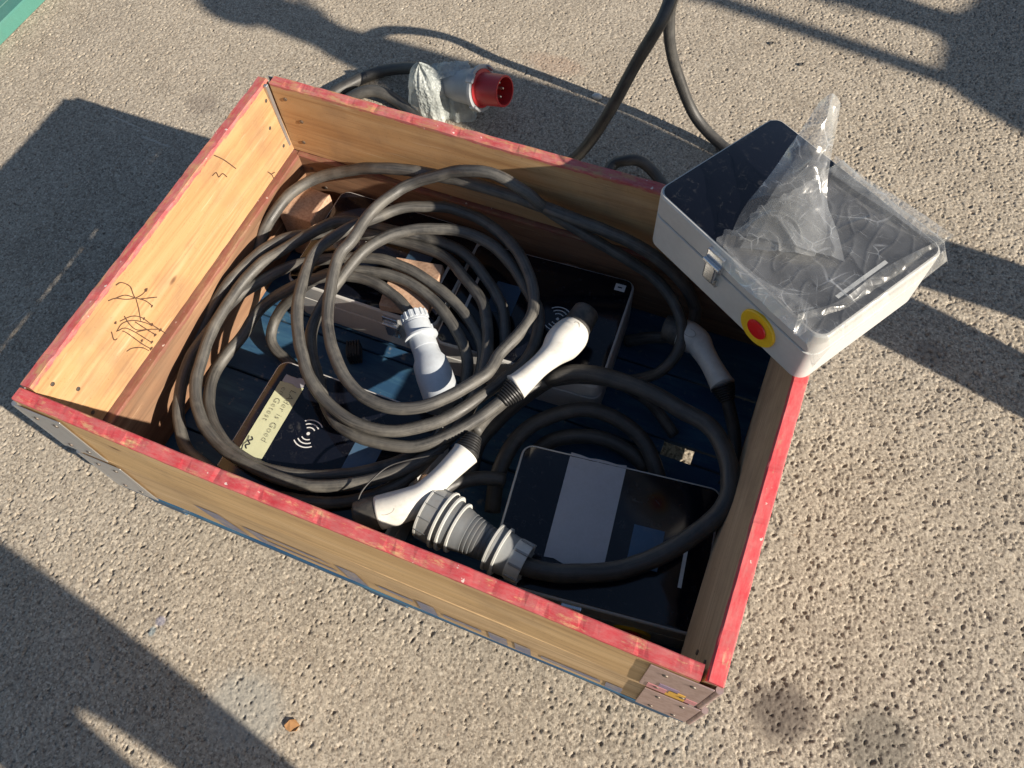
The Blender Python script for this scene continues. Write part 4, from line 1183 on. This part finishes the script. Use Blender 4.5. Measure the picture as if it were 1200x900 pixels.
for k in range(4):
    a = 2*math.pi*k/4+.5
    bm = box_bm(-.004, .003, -.013, .013, .120*s6, .142*s6, .002)
    q6 = (Vector(b6)-Vector(a6)).to_track_quat('Z', 'Y').to_matrix()
    bmesh.ops.transform(bm, matrix=Matrix.Translation(Vector(a6)) @ q6.to_4x4() @ Matrix.Rotation(a, 4, 'Z') @ Matrix.Translation((.0585, 0, 0)), verts=bm.verts)
    from_bm('flange_lug', bm, 'plug_grey', t6)
sh_ = lathe('pin_shroud', L6P((.126, .030), (.127, .050), (.136, .050), (.138, .0425), (.199, .0405), (.2, .0395), (.2, .0355), (.150, .0350), (.150, .001)), 'plug_red', t6, a6, b6, seg=44, closed=False)
for k in range(5):
    a = 2*math.pi*k/5+.9
    c = Vector(a6)+q6 @ Vector((.0195*math.cos(a), .0195*math.sin(a), .148*s6))
    d = Vector(a6)+q6 @ Vector((.0195*math.cos(a), .0195*math.sin(a), .2*s6))
    lathe('pin', [(0, .0042), (.036, .0042), (.039, .003), (.040, .001)], 'brass', sh_, c, d, seg=14)

# crumpled foam / bubble wrap round the red plug's tail
def crumple(name, label, cat, chainL, chainR, mat, nu, nv, amp, freq, seed, loc=(0, 0, 0), bulge=0.0, thick=0.0, kind=None, parent=None, ridged=True):
    Lc = catmull(chainL, .004)
    Rc = catmull(chainR, .004)
    def samp(C, t):
        f = t*(len(C)-1)
        i = min(int(f), len(C)-2)
        return C[i]*(1-(f-i))+C[i+1]*(f-i)
    V, F = [], []
    for j in range(nv+1):
        a, b = samp(Lc, j/nv), samp(Rc, j/nv)
        for i in range(nu+1):
            s = i/nu
            p = Vector(a*(1-s)+b*s)
            w = math.sin(math.pi*s)
            q = p*freq+Vector((seed, seed*.7, 0))
            n1 = noise.noise(q)
            n2 = noise.noise(q*2.3+Vector((5, 1, 2)))
            n3 = noise.noise(q*5.1)
            r = max(0, 1-2.2*abs(n1))**2*.7+max(0, 1-2.2*abs(n2))**3*.45+n1*.35+n3*.06 if ridged else n1*.6+n2*.4+n3*.25
            off = Vector((noise.noise(q+Vector((9, 0, 0))), noise.noise(q+Vector((0, 9, 0))), 0))*amp*.6
            p = p+off*(.4+.6*w)+Vector((0, 0, bulge*w+amp*r*(.35+.65*w)))
            V.append(p-Vector(loc))
    for j in range(nv):
        for i in range(nu):
            k = j*(nu+1)+i
            F.append((k, k+1, k+nu+2, k+nu+1))
    o = from_py(name, V, F, mat, parent, None if parent else loc, smooth=True)
    if label: tag(o, label, cat)
    return o
bw = thing('foam_wrap', 'crumpled pale foam wrap bunched beside the red plug', 'foam wrap', (-0.504, 0.882, -0.030))
def relb(pts): return [tuple(Vector(p)-Vector(bw.location)) for p in pts]
def hood(c, rx, ry, h, seed, tilt=(0, 0)):
    """limp hood of bubble wrap: a rounded cone with gathered folds"""
    V, F = [], []
    nr, ns = 26, 72
    for j in range(nr+1):
        t_ = j/nr
        for k in range(ns):
            a = 2*math.pi*k/ns
            fold = 1+(.22*noise.noise((math.cos(a)*2.2+seed, math.sin(a)*2.2, t_*1.2))+.12*noise.noise((math.cos(a)*5+seed, math.sin(a)*5, t_*3)))*(.3+.9*t_)
            rr = (math.sin(min(t_*2.0, 1)*math.pi/2)*.55+.45*t_)*fold
            bub = .0016*max(0, math.sin(a*26)*math.sin(t_*60))
            z = h*(1-t_**1.35)*(1+.10*noise.noise((math.cos(a)*3+seed, math.sin(a)*3, 4)))
            V.append((c[0]+tilt[0]*(1-t_)+math.cos(a)*(rx*rr+bub), c[1]+tilt[1]*(1-t_)+math.sin(a)*(ry*rr+bub), c[2]+max(z, .002)))
    for j in range(nr):
        for k in range(ns):
            k2 = (k+1) % ns
            F.append((j*ns+k, j*ns+k2, (j+1)*ns+k2, (j+1)*ns+k))
    F.append(tuple(range(ns-1, -1, -1)))
    from_py('wrap_fold', V, F, 'foam', bw, smooth=True)
hood(relb([(-0.500, 0.890, -0.030)])[0], .065, .055, .15, 3, (-.02, .0))
hood(relb([(-0.421, 0.905, -0.030)])[0], .05, .04, .085, 8, (-.015, .01))
crumple('wrap_sheet', None, None, relb([(-0.548, 0.982, 0.030), (-0.496, 0.978, 0.060), (-0.426, 0.996, 0.060)]), relb([(-0.470, 0.889, 0.085), (-0.433, 0.904, 0.095), (-0.389, 0.930, 0.095)]), 'foam', 30, 44, .012, 40, 12, parent=bw, bulge=.022, ridged=False)

# ------------------------------------------------------------------ stretch film on the upper case
film = thing('plastic_film', 'torn clear stretch film clinging to the case balanced on the box corner', 'plastic film', (.503, .297, .4605), -.549)
def film_sheet(x0, x1, y0, y1, nx, ny, seed, lift=.0, edge_drop=True):
    V, F = [], []
    for j in range(ny+1):
        for i in range(nx+1):
            x = x0+(x1-x0)*i/nx
            y = y0+(y1-y0)*j/ny
            xe = x0+.018*noise.noise((y*18, seed, 1))+.012*noise.noise((y*60, seed, 2))+.05*max(0, (y-.02))*3
            if i < 4: x += (xe-x0)*(1-i/4)
            q = Vector((x*11, y*8, seed))
            r1 = 1-2*abs(noise.noise(q+Vector((.5*noise.noise(q*.7), 0, 0))))
            r2 = 1-2*abs(noise.noise(Vector((x*30+y*16, y*15-x*9, seed+3))))
            r3 = 1-2*abs(noise.noise(Vector((x*130, y*150, seed+6))))
            z = .1312+lift+.0016*max(r1, 0)**6+.0010*max(r2, 0)**8
            ex = max(0.0, abs(y)-(CD/2-.010)) if y < 0 else max(0.0, abs(y)-(CD/2-.006))
            er = max(0.0, x-(CW/2-.008))
            e = ex+er
            z += .004*max(0, r1)*min(1, e*80) - (min(e, .012)*.15+max(0, e-.012)*1.4)
            left = max(0.0, 1-(x-x0)/.05)
            z += left*.010*(.5+.5*noise.noise((y*40, seed, 9)))
            V.append((x, y, z))
    for j in range(ny):
        for i in range(nx):
            k = j*(nx+1)+i
            F.append((k, k+1, k+nx+2, k+nx+1))
    return from_py('film_sheet', V, F, 'film', film, smooth=True)
film_sheet(-.045, .194, -.148, .152, 150, 190, 2.0)
def relf(pts):
    m = Matrix.Rotation(.549, 4, 'Z')
    return [tuple(m @ (Vector(p)-Vector(film.location))) for p in pts]
# gathered peak folded up from the sheet: two layers of one torn flap
crumple('film_peak', None, None, relf([(0.416, 0.216, 0.600), (0.421, 0.264, 0.615), (0.443, 0.327, 0.645), (0.463, 0.388, 0.680), (0.475, 0.428, 0.702)]),
        relf([(0.588, 0.232, 0.600), (0.565, 0.272, 0.612), (0.537, 0.308, 0.628), (0.520, 0.358, 0.660), (0.506, 0.448, 0.694)]), 'film_peak', 90, 120, .012, 8, 4, parent=film, bulge=.012)
crumple('film_peak', None, None, relf([(0.434, 0.200, 0.598), (0.445, 0.272, 0.606), (0.463, 0.342, 0.628), (0.481, 0.401, 0.660), (0.487, 0.432, 0.690)]),
        relf([(0.544, 0.227, 0.598), (0.551, 0.270, 0.602), (0.535, 0.318, 0.612), (0.518, 0.364, 0.645), (0.507, 0.441, 0.685)]), 'film_peak', 80, 110, .012, 9, 11, parent=film, bulge=.002)
crumple('film_edge', None, None, relf([(0.549, 0.092, 0.578), (0.606, 0.143, 0.582), (0.667, 0.239, 0.588), (0.722, 0.330, 0.586)]),
        relf([(0.545, 0.116, 0.596), (0.597, 0.161, 0.598), (0.649, 0.245, 0.600), (0.737, 0.354, 0.592)]), 'film_edge', 18, 120, .0035, 14, 17, parent=film)
crumple('film_edge', None, None, relf([(0.440, 0.157, 0.598), (0.478, 0.128, 0.597), (0.520, 0.098, 0.596), (0.555, 0.082, 0.592)]),
        relf([(0.428, 0.182, 0.600), (0.490, 0.150, 0.602), (0.544, 0.141, 0.602), (0.580, 0.121, 0.600)]), 'film_edge', 16, 90, .004, 16, 23, parent=film)
crumple('film_edge', None, None, relf([(0.529, 0.438, 0.600), (0.593, 0.405, 0.598), (0.659, 0.379, 0.596), (0.734, 0.345, 0.592)]),
        relf([(0.534, 0.395, 0.600), (0.586, 0.370, 0.600), (0.651, 0.339, 0.600), (0.715, 0.307, 0.596)]), 'film_edge', 16, 110, .004, 16, 29, parent=film)

# ------------------------------------------------------------------ small litter on the slab
def leaf(label, loc, size, rz, mat, name='dry_leaf', cat='leaf'):
    V, F = [], []
    n = 7
    out = [(0, 0), (.3, .35), (.62, .42), (1, .1), (.85, -.25), (.45, -.35), (.15, -.22)]
    V = [(x*size, y*size, .0015+.003*math.sin(x*3+y*5)) for x, y in out]
    V += [(x*size, y*size, .0003) for x, y in out]
    F = [tuple(range(n)), tuple(range(2*n-1, n-1, -1))]+[(k, k+n, (k+1) % n+n, (k+1) % n) for k in range(n)]
    o = from_py(name, V, F, mat, None, loc, (0, 0, rz))
    tag(o, label, cat)
M['leaf'] = plastic('dry_leaf_brown', (0.42, 0.22, 0.09), 0.8, 0.4, (0.25, 0.13, 0.06), 80)
M['pebble_dark'] = plastic('dark_chip', (0.06, 0.055, 0.05), 0.8, 0.3)
leaf('small dry orange leaf lying on the concrete before the box', (-0.079, -0.681, -0.028), .030, .3, 'leaf')
for (u_, l_) in (((0.317, 1.459, -0.028), 'dark chip of debris behind the upper case'), ((0.417, 1.401, -0.028), 'darker flat chip of debris near the film peak')):
    leaf(l_, u_, .016, 1.1, 'pebble_dark', 'debris_chip', 'debris')
bm = bmesh.new()
bmesh.ops.create_icosphere(bm, subdivisions=2, radius=.012)
for v in bm.verts:
    v.co = Vector((v.co.x*1.3, v.co.y*.8, v.co.z*.7))*(1+.25*noise.noise(v.co*120))
tag(from_bm('pebble', bm, 'rim', None, (-0.081, 1.089, -0.025), (0, 0, .3), True), 'pale pebble lying between the supply cable and the box shadow', 'pebble')

# ------------------------------------------------------------------ people standing just outside the picture (their shadows fall into it)
def person(label, loc, rz, J, hair=True):
    """J: {joint: (x, y, z, radius)}; x lateral, y forward. One continuous skinned body."""
    names = list(J)
    E = [('pelvis', 'waist'), ('waist', 'chest'), ('chest', 'neck'), ('neck', 'chin'), ('chin', 'crown')]
    for s in ('l', 'r'):
        E += [('pelvis', 'hip_'+s), ('hip_'+s, 'knee_'+s), ('knee_'+s, 'ankle_'+s), ('ankle_'+s, 'toe_'+s),
              ('chest', 'shoulder_'+s), ('shoulder_'+s, 'elbow_'+s), ('elbow_'+s, 'wrist_'+s), ('wrist_'+s, 'palm_'+s)]
        for k in range(5):
            E += [('palm_'+s, 'f%d_%s' % (k, s))]
    V = [J[n][:3] for n in names]
    ix = {n: i for i, n in enumerate(names)}
    me = bpy.data.meshes.new('person')
    me.from_pydata(V, [(ix[a], ix[b]) for a, b in E], [])
    o = bpy.data.objects.new('person', me)
    COL.objects.link(o)
    md = o.modifiers.new('skin', 'SKIN')
    md.use_smooth_shade = True
    for i, n in enumerate(names):
        r = J[n][3]
        rr = r if hasattr(r, '__len__') else (r, r)
        me.skin_vertices[0].data[i].radius = rr
        me.skin_vertices[0].data[i].use_root = (n == 'pelvis')
    sb = o.modifiers.new('sub', 'SUBSURF')
    sb.levels = 2
    sb.render_levels = 2
    dg = bpy.context.evaluated_depsgraph_get()
    me2 = bpy.data.meshes.new_from_object(o.evaluated_get(dg))
    bpy.data.objects.remove(o)
    me2.materials.clear()
    for k in ('jacket', 'denim', 'skin', 'shoe'):
        me2.materials.append(M[k])
    wr = [Vector(J['wrist_l'][:3]), Vector(J['wrist_r'][:3])]
    pl = [Vector(J['palm_l'][:3]), Vector(J['palm_r'][:3])]
    cz = J['chin'][2]-.05
    for p in me2.polygons:
        c = p.center
        m = 0
        if c.z < .09: m = 3
        elif c.z < J['pelvis'][2]+.04 and min((c-w).length for w in wr+pl) > .14: m = 1
        elif c.z > cz: m = 2
        if min((c-w).length for w in pl) < .085: m = 2
        p.material_index = m
        p.use_smooth = True
    body = link('person', me2, None, None, loc, (0, 0, rz))
    tag(body, label, 'person')
    cr = Vector(J['crown'][:3])
    bm = bmesh.new()
    bmesh.ops.create_uvsphere(bm, u_segments=20, v_segments=12, radius=1)
    for v in bm.verts:
        v.co = Vector((v.co.x*.086, v.co.y*.102-.012, max(v.co.z, -.55)*.085+.03))+cr
    from_bm('hair', bm, 'hair', body, None, None, True)
    fy = J['chin'][1]
    hz = (J['chin'][2]+J['crown'][2])/2
    for s in (-1, 1):
        lathe('eye', [(0, .011), (.004, .008), (.006, .001)], 'white_ink', body, (cr.x+s*.032, cr.y+.078, hz+.02), (cr.x+s*.032, cr.y+1, hz+.02), seg=12)
        lathe('ear', [(0, .018), (.006, .026), (.012, .018)], 'skin', body, (cr.x+s*.076, cr.y-.005, hz), (cr.x+s*1, cr.y-.005, hz), seg=12)
    lathe('nose', [(0, .014), (.02, .010), (.03, .002)], 'skin', body, (cr.x, cr.y+.075, hz-.01), (cr.x, cr.y+1, hz-.35), seg=10)
    from_bm('mouth', box_bm(cr.x-.024, cr.x+.024, cr.y+.070, cr.y+.084, hz-.052, hz-.044, .002), 'plug_red', body)
    return body

def pose(lean=0.0, hipw=.10, footw=.13, arms='down', h=1.72, side=0.0, leg=1.0, stride=0.0):
    s = h/1.72
    def q(x, y, z, r): return (x*s, y*s, z*s, r)
    J = {'pelvis': q(0, 0, .93, (.135, .115)), 'waist': q(side*.3, lean*.25, 1.10, (.135, .105)), 'chest': q(side*.7, lean*.6, 1.32, (.155, .115)),
         'neck': q(side, lean*.85, 1.48, .055), 'chin': q(side, lean*.95+.01, 1.56, (.068, .080)), 'crown': q(side, lean+.005, 1.655, (.072, .085))}
    for k, sg in (('l', -1), ('r', 1)):
        J['hip_'+k] = q(sg*hipw, sg*stride*.5, .86, (.085*min(leg, 1.05), .09))
        J['knee_'+k] = q(sg*(hipw+footw)/2, .02+sg*stride, .48, .062*leg)
        J['ankle_'+k] = q(sg*footw, -.02+sg*stride*1.35, .08, .048*leg)
        J['toe_'+k] = q(sg*(footw+.02), .16+sg*stride*1.35, .045, (.045, .035))
        J['shoulder_'+k] = q(side*.8+sg*.175, lean*.7, 1.42, .062)
        if arms == 'down':
            el, wr, pa = (sg*.235, lean*.7-.01, 1.13), (sg*.24, lean*.7+.06, .88), (sg*.24, lean*.7+.085, .80)
        else:
            el, wr, pa = (sg*.225, lean*.7+.12, 1.20), (sg*.12, lean*.7+.34, 1.40), (sg*.085, lean*.7+.40, 1.45)
        J['elbow_'+k] = q(*el, .046)
        J['wrist_'+k] = q(*wr, .029)
        J['palm_'+k] = q(*pa, (.036, .020))
        dv = (Vector(pa)-Vector(wr)).normalized()
        for f in range(5):
            ln = (.06, .085, .092, .086, .068)[f]
            sp = Vector((0, .018*(f-2), 0)) if arms == 'down' else Vector((.018*(f-2)*sg, 0, 0))
            if f == 0: sp = sp*1.7
            e = Vector(pa)+dv*ln*.95+sp
            J['f%d_%s' % (f, k)] = q(e.x, e.y, e.z, .009)
    return J

J1 = pose(0.03, .09, .08, 'down', 1.74, leg=1.42, stride=.122)
for nm_, rr_ in (('pelvis', (.135, .155)), ('waist', (.135, .160)), ('chest', (.155, .155))):
    q_ = J1[nm_]
    J1[nm_] = (q_[0], q_[1]+.055, q_[2], rr_)
person('person in dark jacket and jeans standing right of the box, casting the long two-legged shadow', (2.02, .530, GZ), -.168, J1)
person('person in dark jacket leaning forward with both hands raised beside the box front', (1.14, -1.08, GZ), math.radians(62), pose(0.10, .085, .085, 'up', 1.80, leg=.82))
J3 = pose(0.04, .10, .15, 'down', 1.80)
for sg_, k_ in ((-1, 'l'), (1, 'r')):
    for nm_, dx_ in (('shoulder_', .03), ('elbow_', .13), ('wrist_', .07), ('palm_', .05)):
        q_ = J3[nm_+k_]
        J3[nm_+k_] = (q_[0]+sg_*dx_, q_[1], q_[2], q_[3])
    for f_i in range(5):
        q_ = J3['f%d_%s' % (f_i, k_)]
        J3['f%d_%s' % (f_i, k_)] = (q_[0]+sg_*.05, q_[1], q_[2], q_[3])
person('person in dark jacket standing far right beside a tall pole', (3.80, 1.20, GZ), math.radians(80), J3)
pole = thing('post', 'slim grey steel post with an added box on top to shape its shadow, far right of the crate', 'post', (4.10, .93, GZ))
lathe('post_tube', [(0, .045), (.02, .045), (.022, .030), (2.15, .030)], 'steel', pole, (0, 0, 0), (0, 0, 1), seg=20)
from_bm('post_shadow_box', box_bm(-.06, .06, -.05, .13, 2.10, 2.42, .01, 2), 'case', pole)  # box added out of view to widen the upper end of the post's shadow
